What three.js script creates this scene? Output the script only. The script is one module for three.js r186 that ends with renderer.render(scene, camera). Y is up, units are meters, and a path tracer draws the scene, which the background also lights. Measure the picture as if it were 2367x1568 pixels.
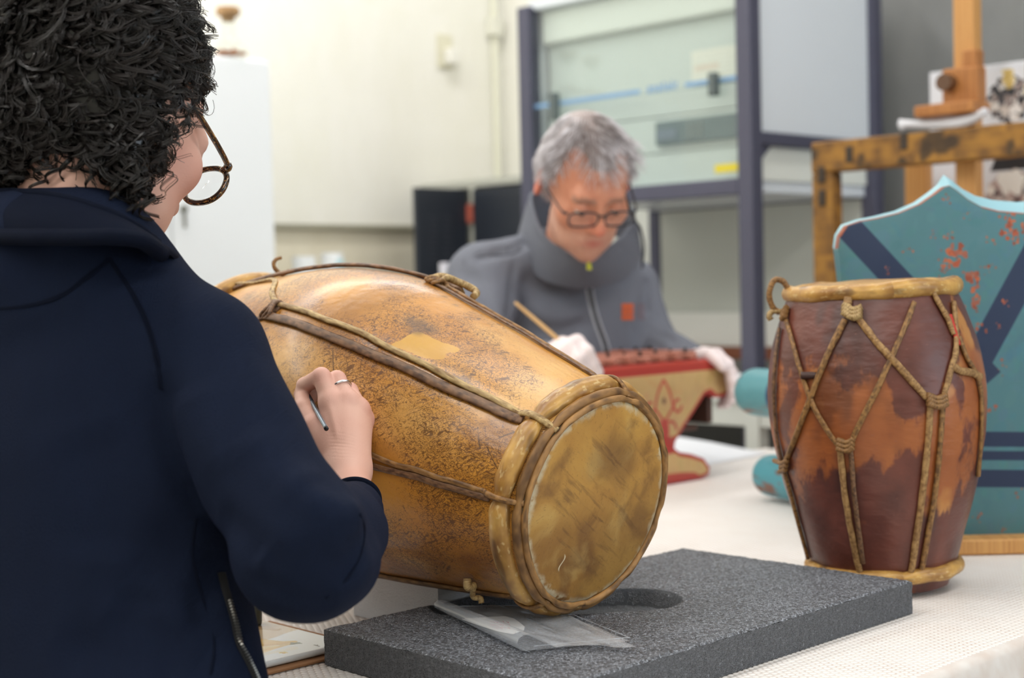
import * as THREE from 'three';
import { mergeGeometries, mergeVertices, toCreasedNormals } from 'three/addons/utils/BufferGeometryUtils.js';
import { RoundedBoxGeometry } from 'three/addons/geometries/RoundedBoxGeometry.js';
import { RectAreaLightUniformsLib } from 'three/addons/lights/RectAreaLightUniformsLib.js';

// ------------------------------------------------------------------ camera
const W = 2367, H = 1568, FOCAL = 3400;
const TABLE = 0.92;                                   // bench height
const scene = new THREE.Scene();
const camera = new THREE.PerspectiveCamera(2 * Math.atan(H / 2 / FOCAL) * 180 / Math.PI, W / H, 0.05, 60);
camera.position.set(0, TABLE + 0.37, 0);
camera.rotation.order = 'YXZ';
camera.rotation.set(-Math.atan(129 / FOCAL), 0, -0.024);
camera.updateMatrixWorld(true);
camera.focus = 1.40;
camera.userData.fStop = camera.getFocalLength() / 11.5;
const renderer = new THREE.WebGLRenderer({ antialias: true });
renderer.toneMapping = THREE.LinearToneMapping;
renderer.toneMappingExposure = 0.94;
renderer.shadowMap.enabled = true;
renderer.shadowMap.type = THREE.PCFSoftShadowMap;
RectAreaLightUniformsLib.init();
scene.background = new THREE.Color(4.0, 4.45, 5.0);                            // overcast sky, seen only by the window in the right-hand wall
const LAMP = { level: 8.8, color: [1.0, 0.985, 0.955] };

// the room, the bench and most furniture share one set of axes: b (right and away), a (right and nearer)
const THETA = 44.27 * Math.PI / 180, ORG = new THREE.Vector3(0.022, 0, -1.015);
const BX = new THREE.Vector3(Math.cos(THETA), 0, -Math.sin(THETA)), AX = new THREE.Vector3(Math.sin(THETA), 0, Math.cos(THETA));
const V = (x, y, z) => new THREE.Vector3(x, y, z);
const room = (b, y, a) => V(ORG.x + BX.x * b + AX.x * a, y, ORG.z + BX.z * b + AX.z * a);
const toRoom = (p) => { const q = p.clone().sub(ORG); return V(q.dot(BX), p.y, q.dot(AX)); };
const CR = V(1, 0, 0).applyQuaternion(camera.quaternion), CU = V(0, 1, 0).applyQuaternion(camera.quaternion), CF = V(0, 0, -1).applyQuaternion(camera.quaternion);
const rayDir = (x, y) => CF.clone().addScaledVector(CR, (x - W / 2) / FOCAL).addScaledVector(CU, (H / 2 - y) / FOCAL);
const at = (x, y, d) => camera.position.clone().addScaledVector(rayDir(x, y), d);           // a measured point: where it is seen and how far away it stands
const dir = (r, u, f) => V(0, 0, 0).addScaledVector(CR, r).addScaledVector(CU, u).addScaledVector(CF, f).normalize();
function onA(x, y, a0) { const r = rayDir(x, y), s = (a0 - camera.position.clone().sub(ORG).dot(AX)) / r.dot(AX); return toRoom(camera.position.clone().addScaledVector(r, s)); }
function onB(x, y, b0) { const r = rayDir(x, y), s = (b0 - camera.position.clone().sub(ORG).dot(BX)) / r.dot(BX); return toRoom(camera.position.clone().addScaledVector(r, s)); }
function onY(x, y, Y) { const r = rayDir(x, y); return camera.position.clone().addScaledVector(r, (Y - camera.position.y) / r.y); }

// ------------------------------------------------------------------ noise and textures
function rng(seed) { let s = seed >>> 0; return () => { s = (s + 0x6D2B79F5) | 0; let t = Math.imul(s ^ (s >>> 15), 1 | s); t = (t + Math.imul(t ^ (t >>> 7), 61 | t)) ^ t; return ((t ^ (t >>> 14)) >>> 0) / 4294967296; }; }
const PERM = (() => { const r = rng(77), p = new Uint8Array(512), q = [...Array(256).keys()]; for (let i = 255; i > 0; i--) { const j = Math.floor(r() * (i + 1)); [q[i], q[j]] = [q[j], q[i]]; } for (let i = 0; i < 512; i++) p[i] = q[i & 255]; return p; })();
const fade = (t) => t * t * (3 - 2 * t);
function noise(x, y, z = 0) {                           // value noise, 0..1
  const xi = Math.floor(x), yi = Math.floor(y), zi = Math.floor(z), u = fade(x - xi), v = fade(y - yi), w = fade(z - zi);
  const X = xi & 255, Y = yi & 255, Z = zi & 255;
  const A = PERM[X] + Y, B = PERM[X + 1] + Y, aa = PERM[A & 511] + Z, ab = PERM[(A + 1) & 511] + Z, ba = PERM[B & 511] + Z, bb = PERM[(B + 1) & 511] + Z;
  const l = (p, q, t) => p + (q - p) * t;
  return l(l(l(PERM[aa & 511], PERM[ba & 511], u), l(PERM[ab & 511], PERM[bb & 511], u), v), l(l(PERM[(aa + 1) & 511], PERM[(ba + 1) & 511], u), l(PERM[(ab + 1) & 511], PERM[(bb + 1) & 511], u), v), w) / 255;
}
function fbm(x, y, z = 0, o = 4) { let s = 0, a = 0.5, n = 0; for (let i = 0; i < o; i++) { s += a * noise(x, y, z + i * 7.3); n += a; a *= 0.5; x *= 2.03; y *= 2.03; z *= 2.03; } return s / n; }
const clamp = (x, a = 0, b = 1) => Math.min(b, Math.max(a, x));
const sstep = (a, b, x) => { const t = clamp((x - a) / (b - a)); return t * t * (3 - 2 * t); };
const lerp = (a, b, t) => a + (b - a) * t;
const mix3 = (a, b, t) => [lerp(a[0], b[0], t), lerp(a[1], b[1], t), lerp(a[2], b[2], t)];
const toS = (x) => x <= 0.0031308 ? 12.92 * x : 1.055 * Math.pow(x, 1 / 2.4) - 0.055;
const toL = (x) => x <= 0.04045 ? x / 12.92 : Math.pow((x + 0.055) / 1.055, 2.4);
const srgb = (r, g, b) => [toL(r / 255), toL(g / 255), toL(b / 255)];
const col = (r, g, b) => new THREE.Color().setRGB(...srgb(r, g, b));
function tex(w, h, fn, { color = true, wrap = true } = {}) {    // fn(u, v) returns linear rgb, or one value
  const d = new Uint8Array(w * h * 4);
  for (let j = 0; j < h; j++) for (let i = 0; i < w; i++) {
    const c = fn((i + 0.5) / w, (j + 0.5) / h), k = (j * w + i) * 4;
    if (color) { d[k] = toS(clamp(c[0])) * 255; d[k + 1] = toS(clamp(c[1])) * 255; d[k + 2] = toS(clamp(c[2])) * 255; } else d[k] = d[k + 1] = d[k + 2] = clamp(c) * 255;
    d[k + 3] = 255;
  }
  const t = new THREE.DataTexture(d, w, h); t.magFilter = THREE.LinearFilter; t.minFilter = THREE.LinearMipmapLinearFilter; t.generateMipmaps = true;
  if (color) t.colorSpace = THREE.SRGBColorSpace;
  t.wrapS = t.wrapT = wrap ? THREE.RepeatWrapping : THREE.ClampToEdgeWrapping; t.needsUpdate = true; return t;
}
function paint(w, h, draw) { const c = document.createElement('canvas'); c.width = w; c.height = h; draw(c.getContext('2d'), w, h); const t = new THREE.CanvasTexture(c); t.colorSpace = THREE.SRGBColorSpace; return t; }
const rep = (t, x, y) => { const c = t.clone(); c.repeat.set(x, y); c.needsUpdate = true; return c; };
const std = (c, o = {}) => new THREE.MeshStandardMaterial({ color: Array.isArray(c) ? col(...c) : c, roughness: 0.6, ...o });
const phys = (c, o = {}) => new THREE.MeshPhysicalMaterial({ color: Array.isArray(c) ? col(...c) : c, roughness: 0.5, ...o });
const WHITE = new THREE.Color(1, 1, 1);
// seamless noise over 0..1 (u, v): noise on two rings
const ring = (u, v, fu, fv, z = 0, o = 4) => { const A = 6.2831853; return fbm(Math.cos(A * u) * fu + 40, Math.sin(A * u) * fu + 40, v * fv + z, o); };

// ------------------------------------------------------------------ geometry
function linUV(g) { const p = g.attributes.position, u = new Float32Array(p.count * 2); for (let i = 0; i < p.count; i++) { u[2 * i] = p.getX(i) + 0.45 * p.getZ(i); u[2 * i + 1] = p.getY(i) + 0.35 * p.getZ(i); } g.setAttribute('uv', new THREE.BufferAttribute(u, 2)); return g; }   // one slanting projection, so cloth has no uv seams
function uvScale(g, s) { const u = g.attributes.uv; for (let i = 0; i < u.count; i++) u.setXY(i, u.getX(i) * s, u.getY(i) * s); return g; }
function boxUV(g) {                                     // uv in metres from the face's own direction
  const p = g.attributes.position, n = g.attributes.normal, u = new Float32Array(p.count * 2);
  for (let i = 0; i < p.count; i++) {
    const ax = Math.abs(n.getX(i)), ay = Math.abs(n.getY(i)), az = Math.abs(n.getZ(i));
    if (ay >= ax && ay >= az) { u[2 * i] = p.getX(i); u[2 * i + 1] = p.getZ(i); } else if (ax >= az) { u[2 * i] = p.getZ(i); u[2 * i + 1] = p.getY(i); } else { u[2 * i] = p.getX(i); u[2 * i + 1] = p.getY(i); }
  }
  g.setAttribute('uv', new THREE.BufferAttribute(u, 2)); return g;
}
function box(x0, x1, y0, y1, z0, z1, r = 0.003) {
  const w = Math.abs(x1 - x0), h = Math.abs(y1 - y0), d = Math.abs(z1 - z0), g = new RoundedBoxGeometry(w, h, d, 2, Math.min(r, w * 0.45, h * 0.45, d * 0.45));
  g.translate((x0 + x1) / 2, (y0 + y1) / 2, (z0 + z1) / 2); return boxUV(g);
}
function curve(pts, closed = false, t = 0.5) { return new THREE.CatmullRomCurve3(pts, closed, 'centripetal', t); }
// a cord, strap or rod along points; r may be a function of 0..1; flat squeezes it against `face(p)` when given
function rod(pts, r, { seg = 0, rad = 8, closed = false, flat = 1, face = null, wob = 0, seed = 1, caps = true } = {}) {
  if (!pts.getPoint) pts = pts.filter((p) => p);
  const c = pts.getPoint ? pts : curve(pts, closed), n = seg || Math.max(6, (pts.length || 8) * 6), P = [], N = [], U = [], I = [];
  let nrm = null; const rf = typeof r === 'function' ? r : () => r;
  for (let i = 0; i <= n; i++) {
    const s = i / n, p = c.getPoint(s), t = c.getTangent(s);
    let e;
    if (face) { e = face(p).clone(); e.addScaledVector(t, -e.dot(t)).normalize(); } else if (!nrm) { e = Math.abs(t.y) < 0.9 ? V(0, 1, 0) : V(1, 0, 0); e.addScaledVector(t, -e.dot(t)).normalize(); } else { e = nrm.clone().addScaledVector(t, -nrm.dot(t)).normalize(); }
    nrm = e; const f = t.clone().cross(e), rr = rf(s);
    for (let k = 0; k <= rad; k++) {
      const a = k / rad * Math.PI * 2, q = rr * (1 + wob * (noise(s * n * 0.4 + seed * 9.1, (k % rad) * 1.7, seed) - 0.5));
      P.push(p.x + (e.x * Math.cos(a) * flat + f.x * Math.sin(a)) * q, p.y + (e.y * Math.cos(a) * flat + f.y * Math.sin(a)) * q, p.z + (e.z * Math.cos(a) * flat + f.z * Math.sin(a)) * q);
      U.push(k / rad, s);
    }
  }
  const m = rad + 1;
  for (let i = 0; i < n; i++) for (let k = 0; k < rad; k++) { const a = i * m + k, b = a + m; I.push(a, a + 1, b, b, a + 1, b + 1); }
  if (caps && !closed) for (const [row, fl] of [[0, 1], [n, 0]]) {
    const p = c.getPoint(row / n), id = P.length / 3; P.push(p.x, p.y, p.z); U.push(0.5, row / n);
    for (let k = 0; k < rad; k++) fl ? I.push(id, row * m + k + 1, row * m + k) : I.push(id, row * m + k, row * m + k + 1);
  }
  const g = new THREE.BufferGeometry(); g.setAttribute('position', new THREE.Float32BufferAttribute(P, 3)); g.setAttribute('uv', new THREE.Float32BufferAttribute(U, 2)); g.setIndex(I); g.computeVertexNormals();
  const no = g.attributes.normal;                        // close the seam of the tube
  for (let i = 0; i <= n; i++) { const a = i * m, b = a + rad, s = V(no.getX(a) + no.getX(b), no.getY(a) + no.getY(b), no.getZ(a) + no.getZ(b)).normalize(); no.setXYZ(a, s.x, s.y, s.z); no.setXYZ(b, s.x, s.y, s.z); }
  return g;
}
function extrude(shapePts, depth, { bevel = 0.003, seg = 2, holes = [], smooth = false } = {}) {   // outline in x, y; thickness in z from 0
  const mk = (pts, K) => { const s = new K(); if (smooth) { s.moveTo(pts[0][0], pts[0][1]); s.splineThru(pts.slice(1).map((p) => new THREE.Vector2(p[0], p[1]))); } else pts.forEach((p, i) => i ? s.lineTo(p[0], p[1]) : s.moveTo(p[0], p[1])); return s; };
  const s = mk(shapePts, THREE.Shape); for (const h of holes) s.holes.push(mk(h, THREE.Path));
  const g = new THREE.ExtrudeGeometry(s, { depth: Math.max(depth - 2 * bevel, 0.0002), bevelEnabled: bevel > 0, bevelSize: bevel, bevelThickness: bevel, bevelOffset: -bevel, bevelSegments: seg, curveSegments: 16 });
  g.translate(0, 0, bevel); return toCreasedNormals(g, 0.6);
}
function lathe(prof, seg = 48) { return new THREE.LatheGeometry(prof.map((p) => new THREE.Vector2(p[0], p[1])), seg); }
function grid(nu, nv, fn) {                              // fn(u, v) -> Vector3
  const P = [], U = [], I = [];
  for (let j = 0; j <= nv; j++) for (let i = 0; i <= nu; i++) { const p = fn(i / nu, j / nv); P.push(p.x, p.y, p.z); U.push(i / nu, j / nv); }
  for (let j = 0; j < nv; j++) for (let i = 0; i < nu; i++) { const a = j * (nu + 1) + i, b = a + nu + 1; I.push(a, a + 1, b, b, a + 1, b + 1); }
  const g = new THREE.BufferGeometry(); g.setAttribute('position', new THREE.Float32BufferAttribute(P, 3)); g.setAttribute('uv', new THREE.Float32BufferAttribute(U, 2)); g.setIndex(I); g.computeVertexNormals(); return g;
}
function merge(list) {
  const l = list.map((g) => { const q = g.index ? g.toNonIndexed() : g.clone(); for (const k of Object.keys(q.attributes)) if (!['position', 'normal', 'uv'].includes(k)) q.deleteAttribute(k); if (!q.attributes.uv) boxUV(q); return q; });
  return mergeGeometries(l);
}
// signed distance pieces; a body is the smooth union of such pieces, meshed by surface nets
const cap = (a, b, ra, rb = ra) => { const bx = b.x - a.x, by = b.y - a.y, bz = b.z - a.z, L = bx * bx + by * by + bz * bz || 1e-9; return (x, y, z) => { const px = x - a.x, py = y - a.y, pz = z - a.z, t = Math.min(1, Math.max(0, (px * bx + py * by + pz * bz) / L)), dx = px - bx * t, dy = py - by * t, dz = pz - bz * t; return Math.sqrt(dx * dx + dy * dy + dz * dz) - (ra + (rb - ra) * t); }; };
const ball = (c, r) => (x, y, z) => Math.hypot(x - c.x, y - c.y, z - c.z) - r;
function ell(c, r, q = null) { const ax = V(1, 0, 0), ay = V(0, 1, 0), az = V(0, 0, 1); if (q) { ax.applyQuaternion(q); ay.applyQuaternion(q); az.applyQuaternion(q); }
  return (x, y, z) => { const px = x - c.x, py = y - c.y, pz = z - c.z, u = (px * ax.x + py * ax.y + pz * ax.z) / r[0], v = (px * ay.x + py * ay.y + pz * ay.z) / r[1], w = (px * az.x + py * az.y + pz * az.z) / r[2], k0 = Math.sqrt(u * u + v * v + w * w), k1 = Math.sqrt(u * u / r[0] / r[0] + v * v / r[1] / r[1] + w * w / r[2] / r[2]); return k1 < 1e-9 ? -Math.min(...r) : k0 * (k0 - 1) / k1; }; }
const smin = (a, b, k) => { const h = Math.max(k - Math.abs(a - b), 0) / k; return Math.min(a, b) - h * h * k * 0.25; };
const smax = (a, b, k) => -smin(-a, -b, k);
const union = (k, ...f) => (x, y, z) => { let d = f[0](x, y, z); for (let i = 1; i < f.length; i++) d = smin(d, f[i](x, y, z), k); return d; };
const carve = (k, f, g) => (x, y, z) => smax(f(x, y, z), -g(x, y, z), k);
function nets(field, lo, hi, cell) {
  const nx = Math.ceil((hi.x - lo.x) / cell) + 1, ny = Math.ceil((hi.y - lo.y) / cell) + 1, nz = Math.ceil((hi.z - lo.z) / cell) + 1, F = new Float32Array(nx * ny * nz);
  for (let k = 0, n = 0; k < nz; k++) for (let j = 0; j < ny; j++) for (let i = 0; i < nx; i++, n++) F[n] = field(lo.x + i * cell, lo.y + j * cell, lo.z + k * cell);
  const id = new Int32Array(nx * ny * nz).fill(-1), P = [], I = [], sx = 1, sy = nx, sz = nx * ny, C = [0, sx, sy, sx + sy, sz, sx + sz, sy + sz, sx + sy + sz];
  const E = [[0, 1], [2, 3], [4, 5], [6, 7], [0, 2], [1, 3], [4, 6], [5, 7], [0, 4], [1, 5], [2, 6], [3, 7]];
  for (let k = 0; k < nz - 1; k++) for (let j = 0; j < ny - 1; j++) for (let i = 0; i < nx - 1; i++) {
    const n = i + j * sy + k * sz; let m = 0; for (let c = 0; c < 8; c++) if (F[n + C[c]] < 0) m |= 1 << c;
    if (m === 0 || m === 255) continue;
    let x = 0, y = 0, z = 0, q = 0;
    for (const [a, b] of E) { if (((m >> a) & 1) === ((m >> b) & 1)) continue; const t = F[n + C[a]] / (F[n + C[a]] - F[n + C[b]]); x += (a & 1) + ((b & 1) - (a & 1)) * t; y += ((a >> 1) & 1) + (((b >> 1) & 1) - ((a >> 1) & 1)) * t; z += (a >> 2) + ((b >> 2) - (a >> 2)) * t; q++; }
    id[n] = P.length / 3; P.push(lo.x + (i + x / q) * cell, lo.y + (j + y / q) * cell, lo.z + (k + z / q) * cell);
  }
  const quad = (a, b, c, d, f) => { if (a < 0 || b < 0 || c < 0 || d < 0) return; f ? I.push(a, b, c, a, c, d) : I.push(a, c, b, a, d, c); };
  for (let k = 1; k < nz - 1; k++) for (let j = 1; j < ny - 1; j++) for (let i = 1; i < nx - 1; i++) {
    const n = i + j * sy + k * sz, s = F[n] < 0;
    if (s !== F[n + sx] < 0) quad(id[n - sy - sz], id[n - sz], id[n], id[n - sy], s);
    if (s !== F[n + sy] < 0) quad(id[n - sx - sz], id[n - sx], id[n], id[n - sz], s);
    if (s !== F[n + sz] < 0) quad(id[n - sx - sy], id[n - sy], id[n], id[n - sx], s);
  }
  const g = new THREE.BufferGeometry(); g.setAttribute('position', new THREE.Float32BufferAttribute(P, 3)); g.setIndex(I);
  const e = cell * 0.5, N = new Float32Array(P.length);
  for (let i = 0; i < P.length; i += 3) { const x = P[i], y = P[i + 1], z = P[i + 2]; let a = field(x + e, y, z) - field(x - e, y, z), b = field(x, y + e, z) - field(x, y - e, z), c = field(x, y, z + e) - field(x, y, z - e); const l = Math.hypot(a, b, c) || 1; N[i] = a / l; N[i + 1] = b / l; N[i + 2] = c / l; }
  g.setAttribute('normal', new THREE.BufferAttribute(N, 3)); return linUV(g);
}
const gradOf = (f, p, e = 0.002) => V(f(p.x + e, p.y, p.z) - f(p.x - e, p.y, p.z), f(p.x, p.y + e, p.z) - f(p.x, p.y - e, p.z), f(p.x, p.y, p.z + e) - f(p.x, p.y, p.z - e)).normalize();
function drape(f, x, y, d0, d1, lift = 0) {              // the first point of a surface seen along a measured direction
  const r = rayDir(x, y); let d = d0;
  for (let i = 0; i < 400 && d < d1; i++) { const p = camera.position.clone().addScaledVector(r, d), s = f(p.x, p.y, p.z); if (s < 0.0004) { return p.addScaledVector(gradOf(f, p), lift); } d += Math.max(0.0006, s * 0.6); }
  return null;
}

// ------------------------------------------------------------------ things and parts
const used = {};
const numbered = (n) => { const k = (used[n] = (used[n] ?? -1) + 1); return k ? n + '_' + String(k).padStart(3, '0') : n; };
function shade(m) { m.castShadow = m.receiveShadow = true; return m; }
function thing(name, label, category, pos, { group, turned = false } = {}) {   // pos in the world, or in room axes (b, y, a) when turned
  const g = new THREE.Group(); g.name = numbered(name); g.userData = { label, category }; if (group) g.userData.group = group;
  g.position.copy(turned ? room(pos.x, pos.y, pos.z) : pos); if (turned) g.rotation.y = THETA; scene.add(g);
  return { g, pos, add(part, geo, mat, parent, label, kind) { const q = geo.clone().translate(-pos.x, -pos.y, -pos.z), m = shade(new THREE.Mesh(q, mat)); m.name = part; if (label) m.userData.label = label; if (kind) m.userData.kind = kind; (parent || g).add(m); return m; } };
}
function struct(name, geo, mat, { turned = true } = {}) { const m = shade(new THREE.Mesh(geo, mat)); m.name = name; m.userData = { kind: 'structure' }; if (turned) { m.position.copy(room(0, 0, 0)); m.rotation.y = THETA; } scene.add(m); return m; }
// ------------------------------------------------------------------ the room
const BW = 2.985, AW = -3.109, B0 = -3.4, A1 = 3.4, TOP = 3.25;
const plaster = (base, tint, seed, s = 1) => tex(512, 512, (u, v) => { const n = ring(u, v, 2 * s, 5 * s, seed, 4), m = ring(u, v, 9 * s, 22 * s, seed + 5, 3); return mix3(base, tint, clamp(0.5 + (n - 0.5) * 1.6 + (m - 0.5) * 0.5)); });
const creamMap = plaster(srgb(244, 242, 236), srgb(237, 235, 224), 3), lowMap = plaster(srgb(229, 222, 204), srgb(216, 207, 186), 9), greyMap = plaster(srgb(140, 141, 140), srgb(128, 129, 129), 15);
const fineBump = tex(256, 256, (u, v) => ring(u, v, 22, 60, 2, 3), { color: false });
const matCream = std(WHITE, { map: rep(creamMap, 0.45, 0.45), roughness: 0.85, bumpMap: rep(fineBump, 1.5, 1.5), bumpScale: 0.0006 });
const matDado = std(WHITE, { map: rep(lowMap, 0.5, 0.5), roughness: 0.8 });
const matGreyWall = std(WHITE, { map: rep(greyMap, 0.6, 0.6), roughness: 0.9 });
const matFloor = std(WHITE, { map: rep(plaster(srgb(196, 194, 188), srgb(178, 175, 168), 23, 2), 0.5, 0.5), roughness: 0.5 });
struct('floor', box(B0 - 0.15, BW + 0.15, -0.15, 0, AW - 0.15, A1 + 0.15, 0.001), matFloor);
struct('ceiling', box(B0 - 0.15, BW + 0.15, TOP, TOP + 0.15, AW - 0.15, A1 + 0.15, 0.001), std([238, 237, 232], { roughness: 0.9 }));
struct('wall_left', box(B0 - 0.15, BW + 0.15, 0, TOP, AW - 0.15, AW, 0.001), matCream);
struct('wall_back', box(BW, BW + 0.15, 0, TOP, AW, A1 + 0.15, 0.001), matCream);
const WIN = [0.5, 2.7, 0.95, 2.75];                    // the window: b from, b to, sill, head
struct('wall_right', merge([box(B0 - 0.15, WIN[0], 0, TOP, A1, A1 + 0.15, 0.001), box(WIN[1], BW, 0, TOP, A1, A1 + 0.15, 0.001), box(WIN[0], WIN[1], 0, WIN[2], A1, A1 + 0.15, 0.001), box(WIN[0], WIN[1], WIN[3], TOP, A1, A1 + 0.15, 0.001)]), matCream);
{
  const fr = std([232, 233, 232], { roughness: 0.4 }), w = struct('window_1', merge([box(WIN[0], WIN[1], WIN[2], WIN[2] + 0.05, A1 + 0.04, A1 + 0.1), box(WIN[0], WIN[1], WIN[3] - 0.05, WIN[3], A1 + 0.04, A1 + 0.1), box(WIN[0], WIN[0] + 0.05, WIN[2] + 0.05, WIN[3] - 0.05, A1 + 0.04, A1 + 0.1), box(WIN[1] - 0.05, WIN[1], WIN[2] + 0.05, WIN[3] - 0.05, A1 + 0.04, A1 + 0.1), box(1.575, 1.625, WIN[2] + 0.05, WIN[3] - 0.05, A1 + 0.04, A1 + 0.1)]), fr);
  for (const [p, q] of [[WIN[0] + 0.05, 1.575], [1.625, WIN[1] - 0.05]]) { const m = shade(new THREE.Mesh(box(p, q, WIN[2] + 0.05, WIN[3] - 0.05, A1 + 0.068, A1 + 0.072, 0.0005), phys([250, 252, 252], { transmission: 1, thickness: 0, roughness: 0.0, ior: 1.45 }))); m.name = 'pane'; w.add(m); }
}
struct('wall_front', box(B0 - 0.15, B0, 0, TOP, AW, A1, 0.001), matCream);
struct('trim_1', box(B0, BW, 1.475, 1.493, AW, AW + 0.028, 0.002), std([150, 146, 128], { roughness: 0.6 }));
struct('wall_lower_left', box(B0, BW, 0, 1.476, AW, AW + 0.008, 0.001), matDado);
struct('wall_screen', box(BW - 0.06, BW, 0, TOP, -1.62, A1, 0.002), matGreyWall);
struct('baseboard_left', box(B0, BW, 0, 0.09, AW + 0.008, AW + 0.024, 0.003), std([190, 186, 172]));

// ceiling lights: a housing with a glowing diffuser, and the light just under it
const matGlow = new THREE.MeshStandardMaterial({ color: 0x888888, emissive: new THREE.Color(...LAMP.color), emissiveIntensity: 2.2 });
const matHousing = std([225, 226, 226], { roughness: 0.5 });
for (const a of [-2.35, -0.72, 1.2]) for (const b of [-2.1, -0.75, 0.75, 1.95]) {
  const t = thing('ceiling_light', `glowing fluorescent ceiling light in the row over the ${a < -2 ? 'white cabinet' : a < 0 ? 'work bench' : 'aisle'}, ${['fourth', 'third', 'second', 'nearest'][[-2.1, -0.75, 0.75, 1.95].indexOf(b)]} from the back wall`, 'ceiling light', V(b, TOP, a), { turned: true, group: 'fluorescent ceiling lights above the studio' });
  t.add('housing', box(b - 0.63, b + 0.63, TOP - 0.07, TOP, a - 0.17, a + 0.17, 0.008), matHousing);
  t.add('diffuser', box(b - 0.6, b + 0.6, TOP - 0.084, TOP - 0.069, a - 0.145, a + 0.145, 0.004), matGlow);
  const l = new THREE.RectAreaLight(new THREE.Color(...LAMP.color), LAMP.level * (a === 1.2 ? (b > 1 ? 0.9 : b > 0 ? 0.9 : 1.6) : a < -2 ? 1.4 : b > 1 ? 0.6 : b > 0 ? 0.75 : b > -1 ? 1.8 : 1.2), 1.2, 0.29);
  l.position.copy(room(b, TOP - 0.09, a)); l.lookAt(l.position.x, 0, l.position.z); l.rotation.set(-Math.PI / 2, 0, THETA); scene.add(l);
}

// ------------------------------------------------------------------ along the left wall
const matCabinet = std([245, 248, 251], { roughness: 0.45 });
{
  const t = thing('storage_cabinet', 'tall plain white storage cabinet standing against the cream wall', 'cabinet', V(1.2, 0, AW + 0.25), { turned: true });
  const f = -2.65, b1 = 1.65, b0 = 1.005, s = 1.328;
  t.add('body', box(b0, b1, 0.02, 1.92, AW + 0.03, f - 0.021, 0.004), matCabinet);
  for (const [x0, x1, h] of [[b0 + 0.002, s - 0.002, 1.30], [s + 0.002, b1 - 0.001, 1.36]]) {
    const d = t.add('door', box(x0, x1, 0.06, 1.912, f - 0.02, f, 0.003), matCabinet);
    t.add('lock', merge([new THREE.CylinderGeometry(0.009, 0.009, 0.012, 20).rotateX(Math.PI / 2).translate(h, 1.505, f + 0.006), box(h - 0.004, h + 0.004, 1.455, 1.505, f + 0.008, f + 0.012, 0.002)]), std([150, 150, 140], { metalness: 0.8, roughness: 0.35 }), d, 'small metal lock with its key');
  }
}
// glass flasks of wood chips on the cabinet
const matGlass = phys([250, 252, 250], { roughness: 0.03, transmission: 1, thickness: 0, ior: 1.3 });
const corkMap = tex(128, 128, (u, v) => mix3(srgb(186, 150, 108), srgb(140, 104, 66), sstep(0.45, 0.75, ring(u, v, 6, 14, 4, 3))));
const matCork = std(WHITE, { map: corkMap, roughness: 0.85 });
const chipMats = [[176, 118, 78], [196, 150, 112], [142, 88, 58], [205, 172, 140]].map((c) => std(c, { roughness: 0.8 }));
[[530, 126, 4.0, 'corked glass flask of pale wood chips on the white cabinet, clear of the hair'], [416, 120, 3.92, 'corked glass flask on the white cabinet, mostly hidden behind the dark curls']].forEach(([px, py, d, label], i) => {
  const p = at(px, py, d); p.y = 1.92;
  const t = thing('glass_flask', label, 'flask', p, { group: null });
  const prof = [[0.0, 0.002], [0.05, 0.002], [0.057, 0.006], [0.058, 0.012], [0.05, 0.024], [0.032, 0.04], [0.021, 0.055], [0.018, 0.075], [0.0185, 0.108], [0.021, 0.112]];
  t.add('bowl', lathe(prof, 40).translate(p.x, p.y, p.z), matGlass);
  t.add('stopper', lathe([[0, 0.1], [0.0175, 0.1], [0.019, 0.112], [0.03, 0.115], [0.032, 0.12], [0.032, 0.133], [0.029, 0.137], [0, 0.138]], 32).translate(p.x, p.y, p.z), matCork, null, 'wide tan cork stopper');
  const r = rng(5 + i), L = [];
  for (let k = 0; k < 70; k++) { const a = r() * 6.28, q = Math.sqrt(r()) * 0.044, g = new THREE.BoxGeometry(0.016 * (0.5 + r()), 0.0022, 0.007 * (0.5 + r())); g.rotateX((r() - 0.5) * 1.2).rotateY(r() * 6).translate(p.x + Math.cos(a) * q, p.y + 0.006 + r() * 0.022 * (1.1 - q / 0.05), p.z + Math.sin(a) * q); L.push(g); }
  const m = shade(new THREE.Mesh(merge(L), chipMats[i])); m.name = numbered('wood_chips'); m.userData = { label: i ? 'reddish wood chips inside the flask half hidden behind the curls' : 'pile of pale brown wood chips inside the flask clear of the hair', category: 'wood chips', kind: 'stuff' }; scene.add(m);
});
// fittings on the wall
{
  const t = thing('wall_switch', 'small white sensor box fixed to the cream wall above the dark cabinet', 'switch', V(2.70, 2.09, AW), { turned: true });
  t.add('back_plate', box(2.67, 2.735, 2.04, 2.155, AW, AW + 0.012, 0.004), std([222, 218, 196]));
  t.add('body', box(2.69, 2.74, 2.05, 2.105, AW + 0.012, AW + 0.05, 0.008), std([236, 234, 226]));
  const c = thing('cable_conduit', 'thin vertical white cable conduit with a junction box on the cream wall', 'conduit', V(2.925, 2.185, AW), { turned: true });
  c.add('pipe', rod([V(2.935, 1.3, AW + 0.014), V(2.935, 3.2, AW + 0.014)], 0.012, { rad: 12, seg: 2 }), std([233, 232, 214]));
  c.add('junction_box', box(2.905, 2.955, 2.17, 2.235, AW, AW + 0.04, 0.005), std([226, 225, 212]));
}
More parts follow.
